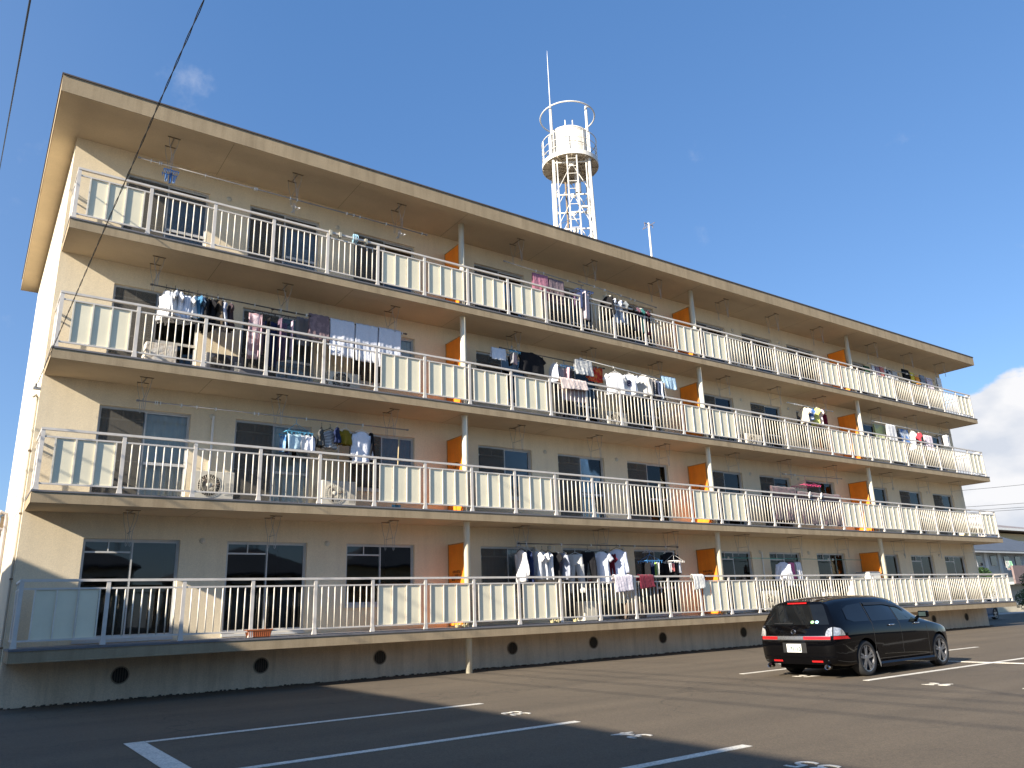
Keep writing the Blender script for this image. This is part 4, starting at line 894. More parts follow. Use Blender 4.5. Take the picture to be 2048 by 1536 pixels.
railcloth('towel', 11.888, 12.819, 7.435, 0.288, fabric((0.70,0.58,0.52)), 'cream pink sheet rolled over the third storey railing', 'sheet', back=0.9)
towel('towel', 11.937, 12.814, 7.329, 6.824, 0.070, fabric((0.36,0.28,0.28)), 'dusky pink sheet hanging behind the third storey bars', 'sheet')
garment('trousers', 12.337, 0.350, 7.093, 6.441, fabric((0.012,0.012,0.014)), 'black trousers behind the bars under the cream sheet', 'trousers', None, hang=False)
pole(22.527, 8.134, 25.249, 8.122, 0.300, POLEL, 'pale laundry pole of the third flat in the third storey', clips=2)
garment('shirt', 23.441, 0.300, 8.041, 7.479, fabric((0.68,0.62,0.50)), 'cream shirt, leftmost of four in the third storey third flat', 'shirt', 'garments on hangers', rz=R(75))
garment('shirt', 23.740, 0.300, 8.039, 7.586, fabric((0.60,0.64,0.72),'blotch',(0.05,0.12,0.32),8), 'blue and white printed shirt in the third storey third flat', 'shirt', 'garments on hangers', rz=R(75))
garment('shirt', 24.088, 0.300, 8.100, 7.474, fabric((0.60,0.62,0.20)), 'lime yellow shirt in the third storey third flat', 'shirt', 'garments on hangers', rz=R(75))
garment('shirt', 24.294, 0.300, 8.067, 7.458, fabric((0.72,0.58,0.60)), 'pale pink and white shirt, rightmost in the third storey third flat', 'shirt', 'garments on hangers', rz=R(75))
garment('shirt', 24.984, 0.600, 8.063, 7.635, fabric((0.16,0.012,0.03)), 'dark red shirt tucked behind the four pale shirts, third storey', 'shirt', None, sl='none')
pole(27.912, 8.047, 33.750, 8.014, 0.300, POLEL, 'pale laundry pole of the end flat in the third storey', clips=4)
towel('towel', 28.269, 29.544, 8.007, 7.333, 0.500, fabric((0.46,0.50,0.34),'blotch',(0.56,0.60,0.28),3), 'pale green sheet at the end flat of the third storey', 'sheet')
towel('towel', 28.782, 29.406, 8.008, 7.247, 0.250, fabric((0.66,0.66,0.66)), 'white sheet right of the pale green one, end flat of the third storey', 'sheet')
towel('towel', 29.924, 30.611, 7.973, 7.367, 0.400, fabric((0.45,0.50,0.56),'blotch',(0.06,0.16,0.40),3), 'grey blue towel with a dark blue spot, end flat of the third storey', 'towel')
garment('shirt', 30.712, 0.300, 7.885, 7.123, fabric((0.66,0.66,0.66)), 'white shirt with red neighbour, end flat of the third storey', 'shirt', None, rz=R(60))
garment('shirt', 31.302, 0.400, 7.923, 7.492, fabric((0.50,0.04,0.06)), 'red shirt between white shirts, end flat of the third storey', 'shirt', None, rz=R(70))
towel('towel', 31.691, 32.299, 7.855, 7.189, 0.300, fabric((0.72,0.62,0.66)), 'white and magenta towel in the end flat of the third storey', 'towel')
pinch('drying_frame', 33.429, 0.350, 8.037, 0.5, 0.5, DARKPL, 'round dark drying frame with white and red pieces at the end of the third storey', [(-0.3, -0.3, 0.2, 0.5, fabric((0.66,0.66,0.66))), (0, -0.4, 0.2, 0.55, fabric((0.66,0.66,0.66))), (0.3, -0.2, 0.15, 0.4, fabric((0.4,0.02,0.04))), (0.4, 0.2, 0.15, 0.4, fabric((0.22,0.22,0.24))), (0, 0.3, 0.2, 0.4, fabric((0.66,0.66,0.66)))], round_=True, strap=0.2)
pole(0.984, 10.735, 7.824, 10.759, 0.120, POLEM, 'long steel laundry pole across the left flat of the top storey', clips=14)
pinch('drying_frame', 1.617, 0.120, 10.583, 0.3, 0.2, mat('frame_blue2', (0.10, 0.28, 0.62), 0.5, 0.05, 4), 'small bright blue drying frame on the long top storey pole', [(-0.3, -0.3, 0.06, 0.18, fabric((0.05,0.14,0.34))), (0, -0.3, 0.06, 0.24, fabric((0.05,0.14,0.34))), (0.3, 0.2, 0.06, 0.16, fabric((0.30,0.45,0.75))), (-0.2, 0.3, 0.06, 0.15, fabric((0.35,0.50,0.75)))], strap=0.10)
pole(10.249, 10.610, 13.055, 10.499, 0.120, POLEM, 'steel laundry pole over the pink towel, top storey second flat', clips=3)
pole(12.998, 10.646, 16.163, 10.458, 0.200, POLEM, 'steel laundry pole with pink hangers, top storey second flat', clips=6)
towel('towel', 11.219, 11.751, 10.490, 9.703, 0.120, fabric((0.34,0.14,0.20)), 'dusky pink towel on the top storey', 'towel')
towel('towel', 11.785, 12.315, 10.451, 9.668, 0.120, fabric((0.16,0.12,0.14)), 'grey mauve towel right of the pink one on the top storey', 'towel')
pinch('drying_frame', 12.998, 0.120, 10.262, 0.62, 0.36, mat('frame_navy', (0.02, 0.06, 0.22), 0.5, 0.05, 4), 'navy drying frame with pale trousers on the top storey', [(-0.3, -0.3, 0.3, 0.55, fabric((0.02,0.03,0.08))), (-0.1, -0.4, 0.22, 0.85, fabric((0.50,0.44,0.48))), (0.08, -0.4, 0.2, 0.85, fabric((0.60,0.48,0.46))), (0.35, 0.1, 0.25, 0.8, fabric((0.012,0.012,0.014))), (0.45, 0.3, 0.2, 0.6, fabric((0.22,0.22,0.24))), (-0.4, 0.3, 0.2, 0.5, fabric((0.10,0.06,0.12)))], strap=0.14)
garment('shirt', 14.058, 0.200, 10.373, 9.657, fabric((0.012,0.012,0.014)), 'black shirt at the left of the pink hangers, top storey', 'shirt', 'garments on the top storey pole', sl='long', rz=R(95))
garment('shirt', 14.317, 0.200, 10.330, 9.513, fabric((0.60,0.64,0.74)), 'pale blue white shirt right of the black one, top storey', 'shirt', 'garments on the top storey pole', sl='short', rz=R(60))
garment('shirt', 14.562, 0.200, 10.315, 9.559, fabric((0.58,0.62,0.72)), 'pale shirt in the middle of the top storey row', 'shirt', 'garments on the top storey pole', sl='short', rz=R(60))
garment('shirt', 14.749, 0.200, 10.320, 9.513, fabric((0.16,0.18,0.20)), 'slate shirt right of the pale ones, top storey', 'shirt', 'garments on the top storey pole', sl='short', rz=R(70))
garment('shirt', 14.971, 0.200, 10.249, 9.391, fabric((0.012,0.012,0.014)), 'black shirt right of the slate one, top storey', 'shirt', 'garments on the top storey pole', sl='short', rz=R(80))
garment('shirt', 15.178, 0.200, 10.208, 9.379, fabric((0.10,0.05,0.07)), 'plum black shirt in the top storey row', 'shirt', 'garments on the top storey pole', sl='short', rz=R(80))
garment('shirt', 15.370, 0.200, 10.213, 9.381, fabric((0.02,0.10,0.10)), 'dark teal shirt in the top storey row', 'shirt', 'garments on the top storey pole', sl='short', rz=R(80))
garment('shirt', 15.583, 0.200, 10.188, 9.337, fabric((0.06,0.02,0.03)), 'dark wine shirt, last of the top storey row', 'shirt', 'garments on the top storey pole', sl='short', rz=R(80))
pole(27.965, 10.419, 33.140, 10.396, 0.120, POLEM, 'steel laundry pole of the end flat in the top storey', clips=3)
towel('cloth', 27.862, 28.217, 10.314, 9.960, 0.250, fabric((0.03,0.08,0.04)), 'dark green cloth at the end flat of the top storey', 'cloth')
towel('cloth', 28.432, 28.612, 10.423, 9.954, 0.250, fabric((0.66,0.66,0.66)), 'narrow white cloth at the end flat of the top storey', 'cloth')
towel('cloth', 28.686, 28.978, 10.419, 9.993, 0.250, fabric((0.14,0.02,0.05),'check',(0.4,0.4,0.5),8), 'dark red checked cloth, end flat of the top storey', 'cloth')
towel('cloth', 29.027, 29.285, 10.450, 9.976, 0.250, fabric((0.55,0.18,0.16)), 'brick red and white cloth, end flat of the top storey', 'cloth')
towel('cloth', 29.350, 29.839, 10.412, 9.959, 0.250, fabric((0.03,0.04,0.06),'blotch',(0.6,0.6,0.6),5), 'black and white cloth, end flat of the top storey', 'cloth')
towel('cloth', 29.916, 30.338, 10.410, 9.998, 0.250, fabric((0.42,0.42,0.40)), 'grey cloth left of the dark bag, end flat of the top storey', 'cloth')
towel('cloth', 30.803, 31.317, 10.633, 10.072, 0.250, fabric((0.012,0.012,0.014)), 'black cloth with white band, end flat of the top storey', 'cloth')
towel('cloth', 31.376, 31.696, 10.562, 10.114, 0.250, fabric((0.70,0.55,0.04)), 'bright yellow cloth, end flat of the top storey', 'cloth')
towel('cloth', 31.760, 32.085, 10.506, 10.079, 0.250, fabric((0.75,0.30,0.03)), 'orange cloth, end flat of the top storey', 'cloth')
towel('cloth', 32.192, 32.563, 10.569, 10.044, 0.250, fabric((0.20,0.24,0.30)), 'slate blue cloth, end flat of the top storey', 'cloth')
towel('cloth', 32.675, 33.180, 10.525, 9.973, 0.250, fabric((0.60,0.52,0.58)), 'pale lilac cloth near the end of the top storey', 'cloth')
towel('cloth', 33.619, 34.008, 10.662, 10.050, 0.250, fabric((0.70,0.70,0.68)), 'white cloth at the very end of the top storey', 'cloth')
# ------------------------------------------------------------ cars
def carpaint(name, col, rough=0.04):
    m = mat(name, col, rough, 0.03, 1.0, coat=0.0, spec=0.28, space='object'); return m
CPB = carpaint('black_car_paint', (0.0015, 0.0015, 0.002))
CGL = mat('tinted_car_glass', (0.006, 0.007, 0.008), 0.03, 0.02, 1, spec=0.5, space='object')
CGLF = mat('front_door_glass', (0.030, 0.045, 0.045), 0.03, 0.2, 1.5, spec=0.5, space='object')
TYRE = mat('tyre_rubber', (0.020, 0.020, 0.020), 0.8, 0.2, 8)
RIMM = mat('alloy_rim', (0.36, 0.36, 0.37), 0.28, 0.06, 6, metal=0.85)
CHR = mat('chrome', (0.65, 0.65, 0.66), 0.12, 0.02, 3, metal=1.0)
REDL = mat('lamp_red', (0.42, 0.010, 0.012), 0.12, 0.1, 20, coat=0.8)
CLRL = mat('lamp_clear', (0.55, 0.54, 0.52), 0.10, 0.5, 30, metal=0.6, coat=1.0)
TRIM = mat('black_trim', (0.012, 0.012, 0.012), 0.5, 0.1, 4)
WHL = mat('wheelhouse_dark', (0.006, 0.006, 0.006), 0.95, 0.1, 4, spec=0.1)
def lerp(a_, b_, t): return a_+(b_-a_)*t
def interp(tab, x):
    if x <= tab[0][0]: return tab[0][1]
    for (xa, ya), (xb, yb) in zip(tab[:-1], tab[1:]):
        if x <= xb:
            t = (x-xa)/(xb-xa); t = t*t*(3-2*t)*0.5+t*0.5; return ya+(yb-ya)*t
    return tab[-1][1]
def build_car(name, loc, rz, label, paint, detail=True, plate=None):
    root = thing(name, loc, label, 'car', None, rz); root.scale = (XSC, 1, 1)
    TOP = [(0, 1.300), (0.5, 1.352), (1.1, 1.385), (1.8, 1.385), (2.25, 1.335), (2.6, 1.215), (3.05, 0.985), (3.22, 0.915), (3.6, 0.845), (3.9, 0.755), (4.05, 0.66), (4.12, 0.56)]
    BELT = [(0, 0.905), (1.0, 0.90), (2.6, 0.87), (3.1, 0.84), (3.5, 0.79), (3.9, 0.70), (4.05, 0.60), (4.12, 0.50)]
    WID = [(0, 0.735), (0.12, 0.785), (0.4, 0.815), (1.2, 0.825), (2.8, 0.825), (3.4, 0.815), (3.75, 0.77), (3.95, 0.68), (4.07, 0.56), (4.12, 0.46)]
    TW = [(0, 0.565), (0.6, 0.605), (1.5, 0.615), (2.2, 0.585), (2.7, 0.60), (3.1, 0.63), (3.5, 0.62), (3.95, 0.50), (4.12, 0.34)]
    BOT = [(0, 0.235), (0.3, 0.19), (3.5, 0.18), (3.9, 0.19), (4.12, 0.24)]
    def lean(x, z):
        s_ = max(0.0, min(1.0, (z-0.66)/0.66)); s_ = s_**1.25
        lo = max(0.0, min(1.0, (0.42-z)/0.2))
        return (0.27*s_+0.05*lo)*max(0.0, 1-x/1.1)
    def sect(x):
        w, zb, zl, zt, tw = interp(WID, x), interp(BOT, x), interp(BELT, x), interp(TOP, x), interp(TW, x)
        k = max(0.0, min(1.0, (zt-zl-0.05)/0.25)); ze = zt-0.075*k-0.012
        zm = zl+(ze-zl)*0.5
        return [(0, zb), (w*0.86, zb), (w*0.965, zb+0.035), (w*0.985, zb+0.10), (w*0.985, 0.36), (w*0.995, lerp(0.36, zl, 0.35)), (w, lerp(0.36, zl, 0.62)), (w*0.985, zl-0.035), (w*0.965, zl),
                (lerp(w*0.95, tw, 0.5)+0.012*k, zm), (tw, ze), (tw*0.93, ze+0.032*k+0.004), (tw*0.75, zt-0.012), (tw*0.38, zt-0.002), (0, zt)]
    xs = [0.0, 0.05, 0.14, 0.3, 0.5, 0.8, 1.1, 1.45, 1.8, 2.05, 2.3, 2.5, 2.7, 2.9, 3.05, 3.2, 3.4, 3.6, 3.78, 3.92, 4.02, 4.09, 4.12]
    def pt(x, yz, sg): y, z = yz; return (x+lean(x, z)+0.04*(abs(y)/0.8)**3*max(0, 1-x/0.5), y*sg, z)
    def sidey(x, z):     # half-width of the body at station x, height z
        sc = sect(x)[1:12]
        for (ya, za), (yb, zb_) in zip(sc[:-1], sc[1:]):
            if za <= z <= zb_ and zb_ > za: return ya+(yb-ya)*(z-za)/(zb_-za)
        return sc[-1][0]
    mb = MB(); ns = 15; ring = 2*ns-2
    for x in xs:
        sc = sect(x)
        for p_ in sc: mb.v.append(pt(x, p_, 1))
        for p_ in sc[-2:0:-1]: mb.v.append(pt(x, p_, -1))
    for k in range(len(xs)-1):
        for j in range(ring):
            j2 = (j+1) % ring; mb.f.append((k*ring+j, k*ring+j2, (k+1)*ring+j2, (k+1)*ring+j))
    def cap(x, k, sgn):
        sc = sect(x); nc = 8; rows = []
        for j in range(1, 13):
            y, z = sc[j]; row = []
            for q in range(nc+1):
                t = q/nc*2-1
                if q == 0: row.append(k*ring+(ring-j)); continue
                if q == nc: row.append(k*ring+j); continue
                bul = (1-abs(t)**2.4)*0.035*sgn
                mb.v.append((x+lean(x, z)*(1 if sgn < 0 else 0)+bul+(0.04*(abs(y*t)/0.8)**3 if sgn < 0 else 0), y*t, z)); row.append(len(mb.v)-1)
            rows.append(row)
        for r1, r2 in zip(rows[:-1], rows[1:]):
            for q in range(nc): mb.f.append((r1[q], r1[q+1], r2[q+1], r2[q]))
    cap(0.0, 0, -1); cap(xs[-1], len(xs)-1, 1)
    body = mb.build('body', paint, root, world=False, smooth=True)
    # wheel openings
    cut = MB()
    for wx in WX:
        for sg in (-1, 1): cut.cyl((wx, sg*0.55, WRD), (wx, sg*1.0, WRD), WRD+0.045, 40)
    co = cut.build('cutter', WHL, None)
    body.parent = None
    md = body.modifiers.new('b', 'BOOLEAN'); md.operation = 'DIFFERENCE'; md.object = co; md.solver = 'EXACT'; md.material_mode = 'TRANSFER'
    dg = bpy.context.evaluated_depsgraph_get(); ev = body.evaluated_get(dg)
    me = bpy.data.meshes.new_from_object(ev); body.modifiers.clear(); body.data = me; body.parent = root
    bpy.data.objects.remove(co)
    es = body.modifiers.new('e', 'EDGE_SPLIT'); es.split_angle = R(78)
    def wheelset():
        for wx in WX:
            for sg in (-1, 1):
                yo = sg*0.800; yi = sg*0.615
                w = MB().lathe([(WRD*0.70, yi-0), (WRD*0.93, yi), (WRD, yi+sg*0.03), (WRD, yo-sg*0.03), (WRD*0.95, yo-sg*0.004), (WRD*0.80, yo), (WRD*0.73, yo-sg*0.01), (WRD*0.70, yi)], (wx, 0, WRD), 40, 'y').build('wheel', TYRE, root, world=False, smooth=True); w.scale = (1/XSC, 1, 1); w.location.x = wx-wx/XSC
                MB().lathe([(WRD*0.735, yo-sg*0.006), (WRD*0.72, yo-sg*0.004), (WRD*0.69, yo-sg*0.03), (WRD*0.66, yo-sg*0.10), (WRD*0.2, yo-sg*0.13), (0.001, yo-sg*0.13)], (wx, 0, WRD), 40, 'y').build('rim_barrel', mat('rim_barrel_dark', (0.05, 0.05, 0.055), 0.4, 0.1, 5, metal=0.6), w, world=False, smooth=True)
                sp = MB()
                for q in range(5):
                    for dlt in (-9, 9):
                        t = R(72*q+dlt+18); e1 = Vector((math.cos(t), 0, math.sin(t))); e2 = Vector((-math.sin(t), 0, math.cos(t)))
                        sp.obox(Vector((wx, yo-sg*0.030, WRD))+e1*WRD*0.42, e1*WRD*0.31, e2*0.0165, Vector((0, 0.012, 0)))
                sp.lathe([(0.001, yo-sg*0.012), (0.045, yo-sg*0.014), (0.058, yo-sg*0.03)], (wx, 0, WRD), 20, 'y')
                sp.lathe([(WRD*0.70, yo-sg*0.035), (WRD*0.70, yo-sg*0.006), (WRD*0.735, yo-sg*0.004), (WRD*0.735, yo-sg*0.02)], (wx, 0, WRD), 40, 'y')
                sp.build('rim', RIMM, w, world=False)
    wheelset()
    # underside filler so the arches read dark
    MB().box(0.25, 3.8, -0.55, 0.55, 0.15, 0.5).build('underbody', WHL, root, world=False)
    def sidepatch(nm, m, x0, x1, zlo, zhi, off=0.004, sides=(-1, 1), nu=14, nv=6):
        for sg in sides:
            def fn(u, v):
                x = x0+(x1-x0)*u; z = zlo(x)+(zhi(x)-zlo(x))*v
                return (x+lean(x, z), sg*(sidey(x, z)+off), z)
            MB().grid(fn, nu, nv).build(nm, m, root, world=False, smooth=True)
    roofed = lambda x: min(interp(TOP, x)-0.135, 1.262)
    sidepatch('quarter_window', CGL, 0.42, 1.12, lambda x: 0.925+max(0, (0.62-x))*0.25, lambda x: roofed(x)-0.012-max(0, 0.62-x)*0.25)
    sidepatch('rear_door_window', CGL, 1.19, 2.03, lambda x: 0.92, roofed)
    sidepatch('front_door_window', CGLF, 2.08, 2.93, lambda x: 0.905, lambda x: max(0.925, min(roofed(x), 1.262-max(0, x-2.22)*0.50)))
    sidepatch('rain_visor', TRIM, 1.19, 2.50, lambda x: min(roofed(x), 1.262-max(0, x-2.25)*0.45)-0.05, lambda x: min(roofed(x), 1.262-max(0, x-2.25)*0.45)-0.004, off=0.022)
    # door shut lines and a body crease
    for x, zb_, zt_ in ((1.16, 0.30, 1.25), (2.055, 0.24, 1.25), (2.98, 0.24, 0.86)):
        for sg in (-1, 1):
            MB().tube([(x+lean(x, z), sg*(sidey(x, z)+0.0005), z) for z in [zb_+(zt_-zb_)*q/10 for q in range(11)]], 0.0035, 4).build('shut_line', TRIM, root, world=False)
    for sg in (-1, 1):
        for x in (1.75, 2.62):
            h_ = MB(); z = 0.835; y = sidey(x, z)
            h_.tube([(x-0.085, sg*(y+0.002), z), (x-0.065, sg*(y+0.028), z+0.002), (x+0.065, sg*(y+0.028), z+0.002), (x+0.085, sg*(y+0.002), z)], 0.0125, 8)
            h_.build('door_handle', CHR, root, world=False, smooth=True)
        mi = MB(); x = 2.86; z = 0.93
        def mf(u, v):
            t = 2*math.pi*u; r_ = math.sin(math.pi*v)**0.6; return (x+0.065*math.cos(t)*r_, sg*(0.875+0.115*(v-0.5)*2*-1), z+0.06+0.085*math.sin(t)*r_)
        mi.obox((x, sg*0.862, z+0.06), (0.045, 0, 0), (0, 0.095, 0), (0, 0, 0.062)); mi.beam((x+0.03, sg*0.70, z-0.005), (x, sg*0.80, z+0.035), 0.07, 0.05)
        mo = mi.build('door_mirror', paint, root, world=False); mb_ = mo.modifiers.new('b', 'BEVEL'); mb_.width = 0.028; mb_.segments = 4; mb_.limit_method = 'ANGLE'
        MB().obox((x-0.046, sg*0.862, z+0.06), (0.003, 0, 0), (0, 0.068, 0), (0, 0, 0.038)).build('mirror_glass', CGLF, root, world=False)
        sk = MB(); sk.grid(lambda u, v: (lerp(1.22, 3.10, u), sg*(0.80+0.035*v), lerp(0.22, 0.145, v)), 10, 3); sk.box(1.22, 3.10, sg*0.835-0.012, sg*0.835+0.012, 0.13, 0.19); sk.build('side_skirt', paint, root, world=False)
        fl = MB(); fl.beam((1.235, sg*0.822, 0.14), (1.16, sg*0.815, 0.40), 0.010, 0.025); fl.build('mud_flap', mat('flap_edge', (0.14, 0.14, 0.14), 0.35, 0.1, 4), root, world=False)
    # rear face
    def rearx(y, z):
        w = sect(0.0)
        yy = interp([(za, ya) for ya, za in w[1:13]], z) if 0 else sidey(0.0, z)
        t = max(-1, min(1, y/yy)); return lean(0, z)-(1-abs(t)**2.4)*0.035+0.04*(abs(y)/0.8)**3
    def rearpatch(nm, m, y0, y1, z0, z1, off=0.005, ylim=None, nu=12, nv=6, par=None):
        def fn(u, v):
            z = z0+(z1-z0)*v; a_, b_ = (y0, y1) if ylim is None else ylim(z); y = a_+(b_-a_)*u
            return (rearx(y, z)-off, y, z)
        return MB().grid(fn, nu, nv).build(nm, m, par or root, world=False, smooth=True)
    gl = rearpatch('rear_window', CGL, 0, 0, 0.90, 1.245, ylim=lambda z: (-(sidey(0, z)-0.045), sidey(0, z)-0.045), nv=10)
    rearpatch('brake_light', REDL, -0.20, 0.20, 1.262, 1.285, off=0.02)
    sp = MB() if 1 else 0
    if 0: sp.grid(lambda u, v: (0.215+0.15*v+0.03*abs(2*u-1)**3, -0.50+1.0*u, 1.292+0.022*math.sin(v*math.pi*0.6)), 12, 5); sp.build('roof_spoiler', paint, root, world=False, smooth=True, thick=0.02)
    if detail:
        zl0, zl1 = 0.655, 0.705
        rearpatch('tail_lamp', REDL, -0.70, -0.205, zl0, zl1, 0.010); rearpatch('tail_lamp', REDL, 0.34, 0.70, zl0, zl1, 0.010)
        rearpatch('chrome_strip', mat('dull_chrome', (0.42, 0.42, 0.42), 0.25, 0.04, 4, metal=0.9), -0.20, 0.335, zl0, zl1+0.004, 0.010)
        for z in (zl0-0.009, zl1+0.001): rearpatch('lamp_trim', mat('dull_chrome', (0.5,)*3), -0.70, 0.70, z, z+0.008, 0.012, nv=1)
        for sg in (-1, 1):
            # corner lamp wraps the rear corner: red band, clear cluster above
            rearpatch('corner_lamp', CLRL, 0, 0, 0.715, 0.86, 0.012, ylim=(lambda z, g=sg: (g*(sidey(0, z)-0.002), g*(sidey(0, z)-0.115*math.sqrt(max(0.0, 1-((z-0.715)/0.145)**2))-0.004))))
            def f1(u, v):
                z = 0.715+0.145*v; xe = 0.27*math.sqrt(max(0.0, 1-v**1.6))+0.004; x = xe*u
                return (x+lean(x, z)+0.04*max(0, 1-x/0.5), sg*(sidey(x, z)+0.008), z)
            MB().grid(f1, 8, 6).build('corner_lamp', CLRL, root, world=False, smooth=True)
            def f2(u, v):
                z = zl0+(zl1-zl0)*v; x = (0.40-0.08*v)*u
                return (x+lean(x, z)+0.04*max(0, 1-x/0.5), sg*(sidey(x, z)+0.008), z)
            MB().grid(f2, 8, 3).build('tail_lamp', REDL, root, world=False, smooth=True)
            rearpatch('reflector', REDL, sg*0.50, sg*0.30, 0.275, 0.305, 0.012)
            ex = MB().lathe([(0.040, -0.055), (0.043, -0.05), (0.043, 0.06), (0.034, 0.06), (0.034, -0.05), (0.040, -0.055)], (0.02, sg*0.585, 0.205), 20, 'x'); ex.build('exhaust_tip', CHR, root, world=False, smooth=True)
        rec = rearpatch('plate_recess', TRIM, -0.24, 0.24, 0.43, 0.60, 0.004)
        xr = rearx(0, 0.5)-0.016
        pl = MB().box(xr-0.003, xr, -0.148, 0.148, 0.44, 0.58).build('number_plate', mat('plate_white', (0.78, 0.77, 0.72), 0.4, 0.02, 3), root, world=False)
        mw0 = Matrix.Rotation(R(-90), 4, 'Z') @ Matrix.Rotation(R(90), 4, 'X')
        ink = mat('plate_green_ink', (0.02, 0.07, 0.04), 0.5, 0.05, 3)
        textmesh('71-10', 0.098, 'plate_number', ink, pl, Matrix.Translation((xr-0.006, -0.028, 0.492)) @ mw0, bold=0.003)
        textmesh('・', 0.06, 'plate_letter', ink, pl, Matrix.Translation((xr-0.0045, 0.118, 0.487)) @ mw0, bold=0.003)
        rearpatch('wiper', TRIM, 0.02, 0.42, 0.925, 0.937, 0.022, nv=1)
        em = MB(); xe = rearx(0, 0.785)-0.012
        em.tube([(xe-(0 if 1 else 0), 0.045*math.cos(t)*(1-0.12*math.sin(t)), 0.785+0.036*math.sin(t)) for t in [2*math.pi*q/24 for q in range(24)]], 0.0045, 6, closed=True)
        em.beam((xe, -0.024, 0.760), (xe, -0.030, 0.812), 0.009, 0.008, (1, 0, 0)); em.beam((xe, 0.024, 0.760), (xe, 0.030, 0.812), 0.009, 0.008, (1, 0, 0)); em.beam((xe, -0.025, 0.783), (xe, 0.025, 0.783), 0.008, 0.008, (1, 0, 0))
        em.build('emblem', CHR, root, world=False)
        for y, m in ((-0.36, mat('sticker_green', (0.30, 0.62, 0.30), 0.5, 0.05, 4)), (-0.445, mat('sticker_blue', (0.35, 0.62, 0.85), 0.5, 0.05, 4))):
            xs_ = rearx(y, 0.945)-0.010
            sl_ = 0.45
            st = MB(); st.poly([(xs_+sl_*0.026*math.sin(t)*1.0, y+0.036*math.cos(t), 0.945+0.026*math.sin(t)) for t in [2*math.pi*q/20 for q in range(20)]]); st.build('sticker', m, root, world=False)
        # bumper crease
        MB().tube([(rearx(y, 0.365)-0.002, y, 0.365) for y in [-0.72+1.44*q/20 for q in range(21)]], 0.006, 6).build('bumper_crease', paint, root, world=False, smooth=True)
        MB().tube([(rearx(y, 0.63)-0.0005, y, 0.63) for y in [-0.70+1.4*q/20 for q in range(21)]], 0.0035, 4).build('tailgate_gap', TRIM, root, world=False)
    return root
WX = (0.885, 3.415); WRD = 0.300; XSC = 1.05
build_car('parked_car', (11.56, -6.69, 0.0), R(1.2), 'black people carrier parked in the bay beside the balconies, seen from its rear corner', CPB)
build_car('parked_car', (41.6, 5.75, 0.0), R(0), 'blue-grey car half hidden behind the far end of the apartment block', carpaint('blue_grey_car_paint', (0.10, 0.13, 0.17), 0.25), detail=False)

# ------------------------------------------------------------ houses and yard beyond the far end
SLATE = mat('slate_roof', (0.085, 0.095, 0.11), 0.6, 0.15, 1.2, bump=0.3, bscale=12, fine=0.1)
HWALL = mat('grey_house_wall', (0.42, 0.45, 0.44), 0.85, 0.06, 1.0, fine=0.05)
BWALL = mat('beige_house_wall', (0.66, 0.55, 0.33), 0.85, 0.05, 1.0, fine=0.05)
PWALL = mat('pale_house_wall', (0.58, 0.60, 0.52), 0.85, 0.05, 1.0)
BROWNW = mat('brown_balcony_wall', (0.22, 0.16, 0.15), 0.8, 0.1, 1.2)
WINDK = mat('house_window_dark', (0.03, 0.03, 0.035), 0.08, 0.1, 2, spec=0.8)
def hip_roof(x0, x1, y0, y1, z, rise, m, parent, ov=0.5, nm='roof', th=0.14):
    x0 -= ov; x1 += ov; y0 -= ov; y1 += ov; w = min(x1-x0, y1-y0)/2
    if x1-x0 >= y1-y0: a_, b_ = (x0+w, (y0+y1)/2, z+rise), (x1-w, (y0+y1)/2, z+rise)
    else: a_, b_ = ((x0+x1)/2, y0+w, z+rise), ((x0+x1)/2, y1-w, z+rise)
    m_ = MB(); c_ = [(x0,y0,z),(x1,y0,z),(x1,y1,z),(x0,y1,z)]
    if x1-x0 >= y1-y0: m_.v = c_+[a_, b_]; m_.f = [(0,1,5,4),(1,2,5),(2,3,4,5),(3,0,4)]
    else: m_.v = c_+[a_, b_]; m_.f = [(0,1,4),(1,2,5,4),(2,3,5),(3,0,4,5)]
    i = len(m_.v); m_.v += [(x,y,z-th) for x,y,_ in c_]; m_.f += [(i,i+3,i+2,i+1)]+[(k,i+k,i+(k+1)%4,(k+1)%4) for k in range(4)]
    return m_.build(nm, m, parent)
# grey-walled house with slate hip roof, balcony with washing
g = thing('house', (76, 16, 0), 'grey house with dark slate hip roof and washing on its balcony', 'house')
MB().box(67.0, 86.0, 17.0, 25.0, 0, 4.9).build('wall', HWALL, g)
hip_roof(67.0, 86.0, 17.0, 25.0, 4.95, 2.2, SLATE, g, 0.8)
MB().box(66.2, 86.8, 16.05, 16.19, 4.72, 4.84).build('gutter', mat('gutter_pale', (0.45, 0.46, 0.45), 0.5, 0.05, 3), g)
MB().box(72.9, 88.0, 15.3, 15.45, 2.1, 3.6).build('balcony_wall', BROWNW, g)
MB().box(72.9, 88.0, 15.46, 16.99, 2.05, 2.25).build('balcony_floor', HWALL, g)
for x in (68.6, 70.3, 72.9, 75.4, 77.6, 80.0): MB().box(x, x+1.0, 16.93, 16.99, 3.7, 4.5).build('window', WINDK, g)
for x in (71.75, 74.3): MB().box(x, x+0.5, 16.90, 16.99, 0, 4.9).build('wall_pilaster', mat('pilaster_white', (0.62, 0.64, 0.62), 0.8, 0.05, 2), g)
rnw = random.Random(5)
wc = [(0.75,0.74,0.72),(0.72,0.5,0.5),(0.7,0.72,0.74),(0.70,0.45,0.35),(0.60,0.12,0.14),(0.35,0.72,0.40),(0.76,0.6,0.66),(0.1,0.1,0.15),(0.74,0.66,0.4),(0.75,0.75,0.75)]
WLAB = ['white shirt', 'pink towel', 'pale grey sheet', 'orange towel', 'red shirt', 'bright green sheet', 'pale pink blanket', 'black shirt', 'yellow towel', 'white sheet']
xx = 68.4
